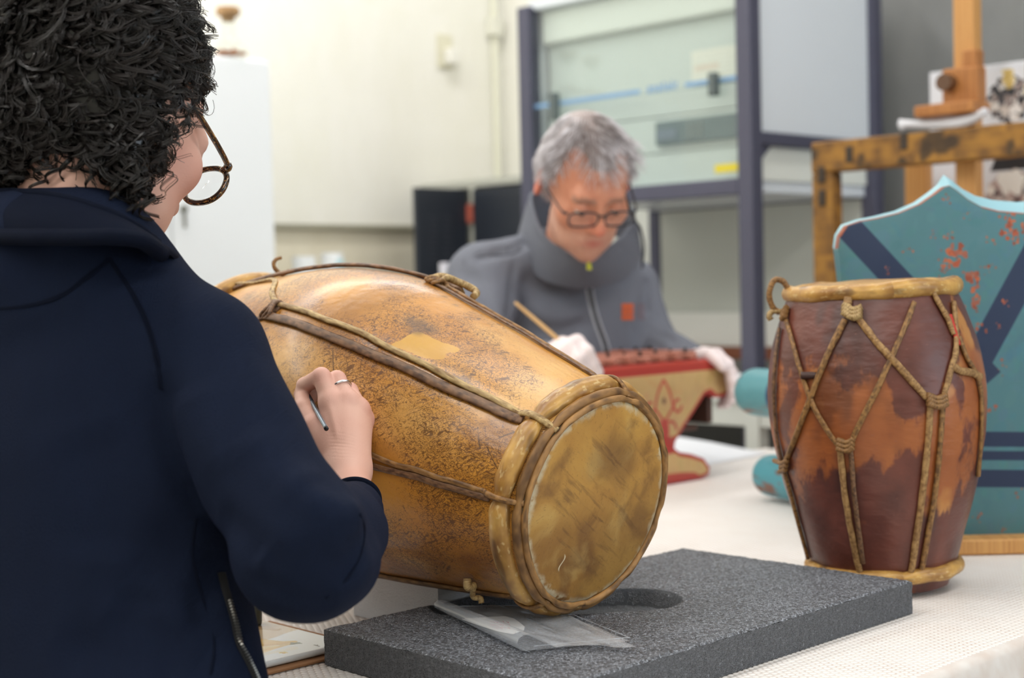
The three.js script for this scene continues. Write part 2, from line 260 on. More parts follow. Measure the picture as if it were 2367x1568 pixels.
// a bench along the left wall, with two white pots and a bottle seen above the drum
{
  const t = thing('side_bench', 'long pale side bench running below the cream wall', 'bench', V(2.0, 0, AW + 0.3), { turned: true });
  t.add('worktop', box(1.70, 2.30, 1.23, 1.265, AW + 0.03, -2.44, 0.004), std([220, 216, 202]));
  for (const [b, a] of [[1.75, -3.0], [1.75, -2.5], [2.25, -3.0], [2.25, -2.5]]) t.add('leg', box(b - 0.02, b + 0.02, 0, 1.231, a - 0.02, a + 0.02, 0.003), std([200, 200, 196]));
  [[703, 628, 4.3, 0.034, 0.118, 'white pot on the side bench, the one nearer the white cabinet', false], [768, 618, 4.4, 0.034, 0.128, 'white pot with a pale blue stripe on the side bench, farther from the cabinet', true]].forEach(([px, py, d, r, h, label, blue]) => {
    const p = at(px, py, d); p.y = 1.265;
    const k = thing('white_pot', label, 'pot', p);
    k.add('wall', lathe([[0, 0.001], [r * 0.9, 0.001], [r, 0.006], [r, h], [r * 0.93, h], [r * 0.9, h - 0.004], [r * 0.9, 0.008], [0, 0.008]], 32).translate(p.x, p.y, p.z), std([236, 239, 243], { roughness: 0.4 }));
    if (blue) k.add('sticker', new THREE.CylinderGeometry(r + 0.0008, r + 0.0008, h * 0.7, 16, 1, true, 0.5, 1.0).translate(p.x, p.y + h * 0.5, p.z), std([186, 222, 232]), null, 'pale blue sticker');
  });
  const p = at(1028, 640, 4.2); p.y = 1.265;
  const k = thing('small_bottle', 'small pale bottle with a white cap before the dark cabinet door', 'bottle', p);
  k.add('flask', lathe([[0, 0.001], [0.017, 0.001], [0.018, 0.006], [0.018, 0.05], [0.013, 0.057], [0.012, 0.064]], 24).translate(p.x, p.y, p.z), std([205, 200, 160], { roughness: 0.3 }));
  k.add('cap', lathe([[0.014, 0.056], [0.0145, 0.058], [0.0145, 0.086], [0.013, 0.088], [0, 0.088]], 24).translate(p.x, p.y, p.z), std([214, 212, 222]), null, 'white cap');
}
// dark steel cabinet in the corner
{
  const f = 2.55, y1 = 1.63, t = thing('steel_cabinet', 'low grey framed safety cabinet with two dark doors, one standing open', 'cabinet', V(2.75, 0, -2.8), { turned: true });
  const grey = std([186, 187, 178], { roughness: 0.5 }), dark = std([42, 47, 57], { roughness: 0.4 });
  t.add('frame', merge([box(f, BW - 0.02, y1 - 0.025, y1, -3.08, -2.5, 0.003), box(f, BW - 0.02, 0.0, 0.05, -3.08, -2.5, 0.003), box(f, BW - 0.02, 0.05, y1 - 0.02, -3.08, -3.06, 0.003), box(f, BW - 0.02, 0.05, y1 - 0.02, -2.575, -2.5, 0.003), box(f, BW - 0.02, 0.05, y1 - 0.02, -2.832, -2.805, 0.003), box(BW - 0.04, BW - 0.02, 0.05, y1, -3.08, -2.5, 0.003)]), grey);
  t.add('door', box(f - 0.012, f + 0.008, 0.06, y1 - 0.032, -2.803, -2.578, 0.003), dark);
  const d = t.add('door', box(f - 0.232, f - 0.012, 0.06, y1 - 0.03, -2.846, -2.828, 0.003), dark);
  for (const x of [0.09, 0.15]) t.add('vent', merge([...Array(9).keys()].map((k) => box(f - 0.012 - x - 0.018, f - 0.012 - x + 0.018, 1.36 + k * 0.018, 1.367 + k * 0.018, -2.829, -2.8255, 0.001))), std([58, 62, 72]), d);
  t.add('tag', box(f - 0.016, f - 0.006, 1.49, 1.55, -2.83, -2.806, 0.002), std([186, 96, 78]), d, 'small red tag');
}

// ------------------------------------------------------------------ the glazed fume hood on slate posts
const matSlate = std([86, 86, 104], { roughness: 0.45, metalness: 0.25 });
{
  const b0 = 2.221, b1 = 2.77, a0 = -2.215, a1 = -1.461, s = 0.0225;
  const t = thing('fume_hood', 'tall glazed fume hood with slate posts and a blue band on its glass', 'fume hood', V(2.5, 0, -1.84), { turned: true });
  for (const [b, a] of [[b0, a0], [b0, a1], [b1, a0], [b1, a1]]) t.add('post', box(b - s, b + s, 0, 2.06, a - s, a + s, 0.004), matSlate);
  t.add('rail', box(b0 - s, b0 + s, 1.495, 1.535, a0 + s, a1 - s, 0.004), matSlate);
  t.add('rail', box(b0 + s, b1 - s, 1.615, 1.648, a1 - s + 0.005, a1 + s - 0.005, 0.004), matSlate);
  t.add('rail', box(b1 - s, b1 + s, 1.495, 1.535, a0 + s, a1 - s, 0.004), matSlate);
  t.add('rail', box(b0 + s, b1 - s, 1.6, 1.64, a0 - s, a0 + s, 0.004), matSlate);
  t.add('corner_bracket', extrude([[0, 0], [0.06, 0], [0, -0.05]], 0.012, { bevel: 0.002 }).translate(b0 + s, 1.615, a1 - 0.006), matSlate);
  const panel = std([226, 231, 237], { roughness: 0.35 });
  t.add('side_panel', box(b0 + s, b1 - s, 1.648, 2.06, a1 - 0.006, a1 + 0.006, 0.002), panel);
  t.add('side_panel', box(b0 + s, b1 - s, 1.64, 2.06, a0 - 0.006, a0 + 0.006, 0.002), panel);
  t.add('lower_panel', box(b0 + s, b1 - s, 1.53, 1.615, a1 - 0.012, a1 - 0.004, 0.002), std([236, 238, 230], { roughness: 0.5 }));
  t.add('roof', box(b0, b1, 2.05, 2.075, a0, a1, 0.003), panel);
  t.add('base_tray', box(b0 + s, b1 - s, 1.5, 1.53, a0 + 0.01, a1 - 0.01, 0.003), panel);
  const fas = std([208, 214, 211], { roughness: 0.35 });
  t.add('fascia', merge([box(b0 + 0.05, b0 + 0.07, 1.535, 1.62, a0 + s, a1 - s, 0.002), box(b0 + 0.05, b0 + 0.07, 1.623, 1.715, a0 + s, a1 - s, 0.002), box(b0 + 0.05, b0 + 0.07, 1.718, 1.78, a0 + s, a1 - s, 0.002), box(b0 + 0.058, b0 + 0.07, 1.782, 2.05, a0 + s, a1 - s, 0.002)]), fas);
  t.add('lamp_cover', box(b0 + 0.03, b0 + 0.06, 1.955, 2.05, a0 + s, a1 - s, 0.01), std([226, 228, 222], { roughness: 0.3 }));
  const gl = t.add('glass_sash', box(b0 - 0.003, b0 + 0.003, 1.535, 2.055, a0 + s, a1 - s, 0.001), phys([250, 253, 252], { transmission: 1, roughness: 0.05, thickness: 0, ior: 1.5 }));
  // the band and its lettering are printed on the glass
  const blue = [128, 168, 208];
  for (const [q0, q1] of [[a0 + s, -1.806], [-1.656, a1 - s]]) t.add('blue_band', box(b0 - 0.0045, b0 - 0.0032, 1.776, 1.787, q0, q1, 0.0004), std(blue), gl);
  const letters = paint(512, 128, (c, w, h) => { c.clearRect(0, 0, w, h); c.fillStyle = 'rgb(104,152,204)'; c.font = 'bold 112px sans-serif'; c.textAlign = 'center'; c.textBaseline = 'middle'; c.fillText('asalair', w / 2, h / 2 - 4, w - 12); });
  t.add('lettering', new THREE.PlaneGeometry(0.148, 0.036).rotateY(-Math.PI / 2).translate(b0 - 0.0042, 1.784, -1.731), std(WHITE, { map: letters, roughness: 0.5, transparent: true }), gl, 'blue lettering');
  for (const [a, y0, y1] of [[-2.105, 1.735, 1.81], [-1.556, 1.742, 1.80]]) t.add('handle', box(b0 - 0.028, b0 - 0.004, y0, y1, a - 0.011, a + 0.011, 0.004), std([96, 106, 106], { roughness: 0.4 }), gl);
  const note = paint(256, 160, (c, w, h) => { c.fillStyle = '#e9e6dc'; c.fillRect(0, 0, w, h); c.fillStyle = 'rgba(225,205,190,0.8)'; c.fillRect(14, 74, 110, 30); c.fillStyle = 'rgba(150,150,150,0.25)'; for (let i = 0; i < 6; i++) c.fillRect(20, 22 + i * 22, 150 + (i * 53) % 70, 3); });
  t.add('paper_notice', box(b0 + 0.044, b0 + 0.0455, 1.79, 1.872, -1.672, -1.487, 0.0005), std([232, 230, 220]), null, 'white paper notice');
  t.add('notice_print', new THREE.PlaneGeometry(0.183, 0.08).rotateY(-Math.PI / 2).translate(b0 + 0.0435, 1.831, -1.58), std(WHITE, { map: note }));
  const cp = t.add('control_panel', box(b0 + 0.035, b0 + 0.05, 1.64, 1.702, -1.79, -1.512, 0.003), std([98, 114, 118], { roughness: 0.4 }));
  t.add('display', box(b0 + 0.032, b0 + 0.036, 1.655, 1.68, -1.782, -1.718, 0.001), std([114, 126, 140]), cp);
  for (let i = 0; i < 3; i++) for (let j = 0; j < 3; j++) t.add('button', box(b0 + 0.031, b0 + 0.036, 1.652 + j * 0.015, 1.662 + j * 0.015, -1.684 + i * 0.019, -1.671 + i * 0.019, 0.002), std([132, 142, 142]), cp);
  t.add('warning_label', box(b0 - 0.005, b0 - 0.0032, 1.552, 1.573, -1.566, -1.49, 0.0005), std([226, 208, 58]), gl, 'yellow label');
  t.add('back_board', box(b1 - 0.02, b1 + 0.0, 0.9, 1.5, a0 + s, a1 - s, 0.003), std([206, 208, 200], { roughness: 0.6 }));
}
// what stands under and behind the hood
{
  const t = thing('wall_board', 'pale grey board with a light lower edge behind the fume hood posts', 'board', V(2.86, 0.9, -1.9), { turned: true });
  t.add('sheet', box(2.83, 2.85, 0.6, 1.75, -2.48, -1.63, 0.003), std(WHITE, { map: rep(plaster(srgb(238, 239, 232), srgb(226, 228, 220), 31, 3), 2, 2), roughness: 0.7 }));
  t.add('upstand', box(2.70, 2.744, 1.09, 1.19, -2.35, -1.44, 0.004), std([240, 240, 234]));
  const k = thing('wooden_rail', 'reddish brown wooden rail behind the fume hood post', 'rail', V(2.55, 1.06, -1.9), { turned: true });
  k.add('beam', box(2.64, 2.68, 1.058, 1.094, -2.16, -1.3, 0.004), std([134, 78, 52]));
  for (const a of [-2.12, -1.35]) k.add('leg', box(2.64, 2.68, 0, 1.06, a - 0.02, a + 0.02, 0.003), std([120, 70, 48]));
  const w = thing('white_table', 'white metal work table behind the carved instrument', 'table', V(2.1, 0, -1.4), { turned: true });
  const wm = std([214, 216, 210], { roughness: 0.45 });
  w.add('table_top', box(2.02, 2.185, 1.0, 1.016, -2.3, -1.23, 0.003), wm);
  w.add('apron', box(2.03, 2.055, 0.945, 1.0, -2.3, -1.24, 0.003), wm);
  for (const [b, a] of [[2.045, -1.325], [2.045, -2.25], [2.16, -1.325], [2.16, -2.25]]) w.add('leg', box(b - 0.02, b + 0.02, 0, 1.0, a - 0.02, a + 0.02, 0.003), wm);
  const sk = thing('dark_storage_box', 'dark storage box under the white work table', 'box', V(2.4, 0, -1.7), { turned: true });
  sk.add('body', box(2.27, 2.6, 0.3, 0.98, -2.15, -1.5, 0.01), std([52, 52, 50], { roughness: 0.7 }));
  sk.add('foot', box(2.29, 2.58, 0, 0.301, -2.13, -1.52, 0.01), std([40, 40, 40], { roughness: 0.7 }));
  const c = thing('crumpled_sheet', 'crumpled white tissue sheet heaped on the white work table', 'sheet', V(2.2, 1.016, -1.5), { turned: true });
  c.add('sheet', grid(60, 40, (u, v) => V(2.03 + u * 0.15, 1.017 + 0.05 * Math.sin(Math.PI * u) * Math.sin(Math.PI * v) * (0.4 + 1.3 * fbm(u * 4, v * 6, 2, 3)), -1.72 + v * 0.46)), std([233, 235, 240], { roughness: 0.7, side: THREE.DoubleSide }));
}

// ------------------------------------------------------------------ easel, old timber frame and white board at right
const woodTex = (a, b, seed, dark = 0.5) => tex(256, 512, (u, v) => { const g = ring(u, v, 3, 3, seed, 3), f = fbm(u * 60 + g * 6, v * 2.5, seed, 3); return mix3(a, b, clamp(f * 1.5 - 0.35 + (g - 0.5) * dark)); });
const matOak = std(WHITE, { map: rep(woodTex(srgb(216, 162, 96), srgb(186, 128, 68), 11), 6, 1.5), roughness: 0.5 });
const matOakDark = std(WHITE, { map: rep(woodTex(srgb(186, 124, 64), srgb(150, 92, 44), 14), 6, 1.5), roughness: 0.5 });
const oldTex = tex(512, 512, (u, v) => { const w = fbm(u * 14, v * 14, 8, 4), g = fbm(u * 5, v * 60, 2, 3), p = fbm(u * 6 + 9, v * 6, 5, 3); let c = mix3(srgb(164, 116, 44), srgb(100, 66, 28), clamp(w * 1.7 - 0.4 + (g - 0.5) * 0.6)); return mix3(c, srgb(48, 36, 22), sstep(0.6, 0.68, p) * 0.85); });
const matOld = std(WHITE, { map: rep(oldTex, 3, 3), roughness: 0.6 });
{
  const bf = 2.048, t = thing('studio_easel', 'tall pale wooden studio easel clamping the top of the old frame', 'easel', V(bf, 0, -0.8), { turned: true });
  t.add('mast', box(bf - 0.012, bf + 0.022, 0.05, 2.45, -0.812, -0.766, 0.004), matOak);
  t.add('clamp_block', merge([box(bf - 0.05, bf - 0.012, 1.628, 1.702, -0.818, -0.738, 0.006), box(bf - 0.042, bf - 0.01, 1.70, 1.735, -0.777, -0.745, 0.004)]), matOakDark);
  t.add('clamp_ledge', box(bf - 0.085, bf - 0.01, 1.606, 1.63, -0.862, -0.732, 0.005), matOakDark);
  t.add('clamp_knob', new THREE.CylinderGeometry(0.017, 0.017, 0.026, 24).rotateZ(Math.PI / 2).translate(bf - 0.062, 1.672, -0.80), std([96, 66, 44], { roughness: 0.4 }), null, 'dark round knob');
  for (const a of [-0.945, -0.61]) t.add('side_post', box(bf + 0.06, bf + 0.09, 0.05, 1.525, a - 0.026, a + 0.026, 0.004), matOak);
  t.add('crossbar', box(bf + 0.045, bf + 0.075, 1.40, 1.428, -0.97, -0.585, 0.004), matOak);
  t.add('lower_tray', box(bf - 0.12, bf + 0.03, 0.86, 0.89, -1.15, -0.45, 0.005), matOak);
  t.add('base', merge([box(bf - 0.15, bf + 0.12, 0, 0.05, -0.99, -0.93, 0.006), box(bf - 0.15, bf + 0.12, 0, 0.05, -0.64, -0.58, 0.006), box(bf - 0.03, bf + 0.03, 0.0, 0.06, -0.96, -0.6, 0.006)]), matOakDark);
  const f = thing('timber_frame', 'large old stained timber frame held on the easel', 'frame', V(bf - 0.06, 0.89, -0.75), { turned: true });
  const x0 = bf - 0.074, x1 = bf - 0.03;
  f.add('top_rail', box(x0, x1, 1.512, 1.578, -1.118, -0.36, 0.005), matOld);
  f.add('bottom_rail', box(x0, x1, 0.891, 0.957, -1.118, -0.36, 0.005), matOld);
  f.add('side_rail', box(x0 + 0.002, x1 - 0.002, 0.957, 1.512, -1.118, -1.066, 0.005), matOld);
  f.add('side_rail', box(x0 + 0.002, x1 - 0.002, 0.957, 1.512, -0.412, -0.36, 0.005), matOld);
  for (const [a, y] of [[-1.03, 1.528], [-1.1, 1.49], [-1.1, 1.44], [-0.9, 1.545]]) f.add('nail_plate', box(x0 - 0.002, x0 + 0.004, y, y + 0.034, a, a + 0.018, 0.002), std([56, 44, 32]));
  const r = thing('padding_roll', 'white padding folded under the easel clamp on the frame', 'padding', V(bf - 0.06, 1.578, -0.8), { turned: true });
  r.add('cloth', rod([V(bf - 0.07, 1.5965, -0.90), V(bf - 0.07, 1.5965, -0.885), V(bf - 0.06, 1.5915, -0.83), V(bf - 0.06, 1.5915, -0.76), V(bf - 0.06, 1.607, -0.715)], (s) => 0.0098 + 0.002 * Math.cos(s * 9), { rad: 14, wob: 0.2 }), std([222, 222, 228], { roughness: 0.9 }));
  // white board with ornamental figures printed on it
  const art = paint(512, 1024, (c, w, h) => {
    c.fillStyle = '#dcdde4'; c.fillRect(0, 0, w, h); const r = rng(9); c.translate(0, -70);
    const blot = (x, y, rx, ry, n, cols, s) => { for (let i = 0; i < n; i++) { const a = r() * 6.28, q = Math.sqrt(r()); c.fillStyle = cols[Math.floor(r() * cols.length)]; c.beginPath(); c.ellipse(x + Math.cos(a) * q * rx, y + Math.sin(a) * q * ry, s * (0.4 + r()), s * (0.4 + r()), r() * 3, 0, 7); c.fill(); } };
    blot(310, 190, 78, 82, 210, ['#3c3c44', '#e4dfdc', '#8e7f7c', '#cfc4bd', '#2b2b31'], 13); blot(308, 95, 16, 50, 50, ['#c2a45a', '#d7c184'], 10); blot(395, 160, 20, 42, 30, ['#c2a45a', '#d7c184'], 10);
    c.fillStyle = '#26262b'; c.beginPath(); c.moveTo(270, 372); c.lineTo(350, 372); c.lineTo(392, 470); c.lineTo(232, 470); c.fill();
    blot(312, 580, 88, 105, 240, ['#a08c88', '#cdbfba', '#5d4c50', '#e8e2dc', '#b39a96'], 14); blot(312, 520, 40, 40, 40, ['#eceae6'], 16); blot(312, 860, 100, 120, 200, ['#a08c88', '#5d4c50', '#c9b9a0'], 14);
  });
  const w = thing('display_board', 'white board printed with ornate dark figures behind the easel mast', 'board', V(2.2, 0, -0.75), { turned: true });
  w.add('panel', box(2.19, 2.21, 0.9, 1.727, -0.955, -0.45, 0.003), std([220, 222, 230], { roughness: 0.5 }));
  w.add('print', new THREE.PlaneGeometry(0.30, 0.54).rotateY(-Math.PI / 2).translate(2.1885, 1.443, -0.80), std(WHITE, { map: art, roughness: 0.5 }), null, 'printed ornate figures');
  w.add('support', merge([box(2.21, 2.24, 0, 0.95, -0.93, -0.9, 0.003), box(2.21, 2.24, 0, 0.95, -0.5, -0.47, 0.003)]), matOak);
}
// ------------------------------------------------------------------ the work bench and its bubble wrap
const onZ = (x, y, z) => { const r = rayDir(x, y); return camera.position.clone().addScaledVector(r, (z - camera.position.z) / r.z); };
{
  const t = thing('work_bench', 'long wooden work bench hidden under white bubble wrap', 'bench', V(0.9, 0, -0.6), { turned: true });
  t.add('table_top', box(-0.05, 1.86, TABLE - 0.045, TABLE - 0.002, -1.17, -0.03, 0.006), matOak);
  for (const [b, a] of [[0.02, -1.1], [0.02, -0.1], [1.78, -1.1], [1.78, -0.1]]) t.add('leg', box(b - 0.035, b + 0.035, 0, TABLE - 0.044, a - 0.035, a + 0.035, 0.005), matOakDark);
  const w = thing('bubble_wrap', 'white bubble wrap spread over the whole work bench', 'bubble wrap', V(0.9, TABLE - 0.002, -0.6), { turned: true });
  const wrapTex = tex(512, 512, (u, v) => mix3(srgb(234, 229, 225), srgb(214, 198, 188), clamp(ring(u, v, 3, 9, 6, 4) * 1.7 - 0.5)));
  const wm = std(WHITE, { map: rep(wrapTex, 2, 2), roughness: 0.38, side: THREE.DoubleSide });
  // the film runs flat, rolls over the near edge and hangs down
  const prof = (s) => s < 1.185 ? [TABLE + 0.0008, -1.175 + s] : s < 1.22 ? [TABLE - 0.012 + 0.0128 * Math.cos((s - 1.185) / 0.035 * 1.45), 0.01 + 0.0128 * Math.sin((s - 1.185) / 0.035 * 1.45)] : [TABLE - 0.012 - (s - 1.22), 0.0235 + 0.008 * Math.sin((s - 1.22) * 20)];
  w.add('film', uvScale(grid(120, 120, (u, v) => { const q = prof(v * 1.36), b = -0.055 + u * 1.925; return V(b, q[0] + 0.0009 * noise(b * 9, q[1] * 9), q[1] + (q[0] < TABLE - 0.03 ? 0.006 * (noise(b * 7, q[0] * 9) - 0.3) : 0)); }), 1.9), wm);
  const dome = new THREE.SphereGeometry(0.0036, 10, 4, 0, 6.2832, 0, 1.5).scale(1, 0.3, 1), pitch = 0.0078, pts = [], m4 = new THREE.Matrix4();
  for (let j = 0, a = -1.168; a < 0.008; a += pitch * 0.866, j++) for (let b = -0.05 + (j % 2) * pitch / 2; b < 1.86; b += pitch) pts.push([b, a]);
  const im = new THREE.InstancedMesh(dome, std([238, 232, 228], { roughness: 0.3 }), pts.length);
  pts.forEach(([b, a], i) => im.setMatrixAt(i, m4.makeTranslation(b - w.pos.x, TABLE + 0.0005 + 0.0009 * noise(b * 9, a * 9) - w.pos.y, a - w.pos.z)));
  im.name = 'bubbles'; im.userData.kind = 'stuff'; shade(im); w.g.add(im);
  const s = thing('white_sheet', 'smooth white paper sheet over the far end of the work bench', 'sheet', V(1.75, TABLE + 0.002, -1.0), { turned: true });
  const c0 = toRoom(onY(1490, 1040, TABLE)), c1 = toRoom(onY(1560, 1012, TABLE)), c2 = toRoom(onY(1775, 1052, TABLE)), c3 = toRoom(onY(1600, 1085, TABLE));
  s.add('paper', grid(30, 20, (u, v) => { const p = c0.clone().lerp(c1, u), q = c3.clone().lerp(c2, u), r = p.lerp(q, v); r.y = TABLE + 0.0035 + 0.006 * noise(u * 3, v * 3) * Math.sin(v * 3.14); return r; }), std([238, 240, 246], { roughness: 0.6, side: THREE.DoubleSide }));
}

// ------------------------------------------------------------------ the barrel drum lying on the foam: measured axis, profile in metres from its near head
const DH = V(0.0767, 1.0765, -1.4229), DA = V(-0.7096, 0.1982, -0.6762).normalize();
const DE1 = V(0, 1, 0).addScaledVector(DA, -DA.y).normalize(), DE2 = DA.clone().cross(DE1);
const hermite = (K, R) => { const n = K.length, D = K.map((_, i) => i === 0 ? (R[1] - R[0]) / (K[1] - K[0]) : i === n - 1 ? (R[n - 1] - R[n - 2]) / (K[n - 1] - K[n - 2]) : (R[i + 1] - R[i - 1]) / (K[i + 1] - K[i - 1]));
  return (t) => { let i = 0; while (i < n - 2 && t > K[i + 1]) i++; const h = K[i + 1] - K[i], u = clamp((t - K[i]) / h), u2 = u * u, u3 = u2 * u; return (2 * u3 - 3 * u2 + 1) * R[i] + (u3 - 2 * u2 + u) * h * D[i] + (3 * u2 - 2 * u3) * R[i + 1] + (u3 - u2) * h * D[i + 1]; }; };
const DL = 0.575, drumR = hermite([0, 0.03, 0.1, 0.2, 0.3, 0.4, 0.5, 0.575], [0.108, 0.1125, 0.128, 0.1488, 0.1652, 0.1592, 0.132, 0.104]);
const DP = (t, deg, lift = 0, r = null) => { const a = deg * Math.PI / 180, q = (r ?? drumR(t)) + lift; return DH.clone().addScaledVector(DA, t).addScaledVector(DE1, Math.cos(a) * q).addScaledVector(DE2, Math.sin(a) * q); };
const drumF = (x, y, z) => { const px = x - DH.x, py = y - DH.y, pz = z - DH.z, t = px * DA.x + py * DA.y + pz * DA.z, e = px * DE1.x + py * DE1.y + pz * DE1.z, g = px * DE2.x + py * DE2.y + pz * DE2.z; const d = (Math.hypot(e, g) - drumR(clamp(t, 0, DL))) * 0.93; return Math.max(d, -t, t - DL); };
const drumN = (p) => { const q = p.clone().sub(DH), t = q.dot(DA); return q.addScaledVector(DA, -t).normalize(); };

// ------------------------------------------------------------------ foam pad and foam block under the drum
const worley = (n, seed) => { const r = rng(seed), P = [...Array(n * n)].map(() => [r(), r()]); return (u, v) => { const x = u * n, y = v * n, i = Math.floor(x), j = Math.floor(y); let d1 = 9, d2 = 9, id = 0; for (let b = -1; b <= 1; b++) for (let a = -1; a <= 1; a++) { const I = ((i + a) % n + n) % n, J = ((j + b) % n + n) % n, p = P[J * n + I], d = Math.hypot(i + a + p[0] - x, j + b + p[1] - y); if (d < d1) { d2 = d1; d1 = d; id = J * n + I; } else if (d < d2) d2 = d; } return [d1, d2, id]; }; };
const wor = worley(64, 41), idr = (() => { const r = rng(6); return [...Array(4096)].map(() => r()); })();
const foamTop = tex(1024, 1024, (u, v) => { const [d1, d2, id] = wor(u, v), e = sstep(0.0, 0.22, d2 - d1), k = 0.55 + 0.75 * idr[id]; return mix3(srgb(76, 78, 83), srgb(128 * k, 132 * k, 140 * k), e); });
const foamBump = tex(1024, 1024, (u, v) => { const [d1, d2, id] = wor(u, v); return clamp((d2 - d1) * 0.9 + idr[id] * 0.35); }, { color: false });
const foamSide = tex(512, 512, (u, v) => { const [d1, d2, id] = wor(u / 2, v / 2), e = sstep(0.1, 0.4, d2 - d1), n = ring(u, v, 9, 24, 3, 3); return mix3(srgb(122, 125, 131), srgb(70 + 56 * idr[id], 72 + 56 * idr[id], 76 + 58 * idr[id]), clamp(e * 0.9 + (n - 0.5))); });
const sideBump = tex(512, 512, (u, v) => { const [d1, d2] = wor(u / 2, v / 2); return 1 - sstep(0.08, 0.5, d2 - d1); }, { color: false });
const PADY = TABLE + 0.0385, padL = toRoom(onY(745, 1452, PADY)), padB = toRoom(onY(1590, 1265, PADY)), padR = toRoom(onY(2100, 1345, PADY));
const PB0 = (padL.x), PB1 = (padB.x + padR.x) / 2, PA0 = (padL.z + padB.z) / 2, PA1 = padR.z;
const r1 = toRoom(onY(1452, 1386, PADY)), r2 = toRoom(onY(1120, 1400, PADY));
const recess = (b, a) => { const dx = r2.x - r1.x, dz = r2.z - r1.z, t = clamp(((b - r1.x) * dx + (a - r1.z) * dz) / (dx * dx + dz * dz)); return Math.hypot(b - r1.x - dx * t, a - r1.z - dz * t); };
const padTop = (b, a) => PADY - 0.017 * (1 - sstep(0.046, 0.056, recess(b, a)));
{
  const t = thing('foam_pad', 'thick dark grey foam pad with a hollow under the big drum', 'foam pad', V((PB0 + PB1) / 2, TABLE + 0.0025, (PA0 + PA1) / 2), { turned: true });
  const nb = 190, na = 110, top = grid(nb, na, (u, v) => { const b = lerp(PB0, PB1, u), a = lerp(PA1, PA0, v), e = Math.min(b - PB0, PB1 - b, a - PA0, PA1 - a), rr = 0.0018; return V(b, padTop(b, a) - (e < rr ? rr - Math.sqrt(rr * rr - (rr - e) ** 2) : 0) + 0.0011 * (noise(b * 420, a * 420) - 0.5) + 0.0008 * (noise(b * 60, a * 60) - 0.5), a); });
  boxUV(top);
  const ix = top.index.array, pz = top.attributes.position, cut = [], keep = [];
  for (let i = 0; i < ix.length; i += 3) (recess((pz.getX(ix[i]) + pz.getX(ix[i + 1]) + pz.getX(ix[i + 2])) / 3, (pz.getZ(ix[i]) + pz.getZ(ix[i + 1]) + pz.getZ(ix[i + 2])) / 3) < 0.0535 ? cut : keep).push(ix[i], ix[i + 1], ix[i + 2]);
  const hollow = top.clone(); hollow.setIndex(cut); top.setIndex(keep);
  const fm = std(WHITE, { map: rep(foamTop, 7, 7), bumpMap: rep(foamBump, 7, 7), bumpScale: 0.0016, roughness: 0.34 }), fs = std(WHITE, { map: rep(foamSide, 20, 20), bumpMap: rep(sideBump, 20, 20), bumpScale: 0.0025, roughness: 0.6 });
  t.add('top_skin', top, fm); t.add('hollow', hollow, fs, null, 'shallow hollow cut into the foam');
  const y0 = TABLE + 0.0025, side = (f) => boxUV(grid(160, 14, f)), L = [];
  for (const [p, q] of [[[PB0, PA1], [PB1, PA1]], [[PB1, PA1], [PB1, PA0]], [[PB1, PA0], [PB0, PA0]], [[PB0, PA0], [PB0, PA1]]]) {
    const dx = q[0] - p[0], dz = q[1] - p[1], l = Math.hypot(dx, dz), nx = -dz / l, nz = dx / l;
    L.push(side((u, v) => { const b = p[0] + dx * u, a = p[1] + dz * u, w = (noise(b * 300 + 7, v * 12, a * 300) - 0.5) * 0.0022 * sstep(0, 0.2, v) * sstep(1, 0.8, v); return V(b - nx * w, y0 + v * (PADY - 0.0018 - y0), a - nz * w); }));
  }
  L.push(boxUV(grid(4, 4, (u, v) => V(lerp(PB0, PB1, u), y0, lerp(PA0, PA1, v)))));
  t.add('cut_sides', merge(L), fs, null, 'coarse dark cut sides');
  // pale block behind the pad, hollowed to the drum
  const a1 = PA0 - 0.006, a0 = PA0 - 0.15, b0 = toRoom(onY(850, 1435, TABLE)).x, b1 = PB0 + 0.37;
  const f = thing('foam_block', 'white foam block wedged under the back of the big drum', 'foam block', V((b0 + b1) / 2, TABLE + 0.0025, (a0 + a1) / 2), { turned: true });
  const under = (b, a) => { const p = room(b, TABLE, a); let y = TABLE; while (y < TABLE + 0.085 && drumF(p.x, y, p.z) > 0.0012) y += 0.001; return Math.max(y, TABLE + 0.006); };
  const ft = grid(90, 50, (u, v) => { const b = lerp(b0, b1, u), a = lerp(a1, a0, v); return V(b, Math.min(TABLE + 0.085, under(b, a)) + 0.0006 * noise(b * 300, a * 300), a); }), sd = [ft];
  sd.push(grid(90, 6, (u, v) => { const b = lerp(b0, b1, u); return V(b, lerp(TABLE + 0.0025, under(b, a1), v), a1); }), grid(50, 6, (u, v) => { const a = lerp(a0, a1, u); return V(b0, lerp(TABLE + 0.0025, under(b0, a), v), a); }), grid(50, 6, (u, v) => { const a = lerp(a1, a0, u); return V(b1, lerp(TABLE + 0.0025, under(b1, a), v), a); }), grid(90, 6, (u, v) => { const b = lerp(b1, b0, u); return V(b, lerp(TABLE + 0.0025, under(b, a0), v), a0); }), grid(2, 2, (u, v) => V(lerp(b0, b1, u), TABLE + 0.0025, lerp(a0, a1, v))));
  const wb = tex(256, 256, (u, v) => { const [d1, d2, id] = wor(u / 2, v / 2); return clamp((d2 - d1) + idr[id] * 0.5); }, { color: false });
  f.add('body', merge(sd.map((g) => boxUV(g))), std([226, 228, 234], { roughness: 0.5, bumpMap: rep(wb, 26, 26), bumpScale: 0.0007 }));
}

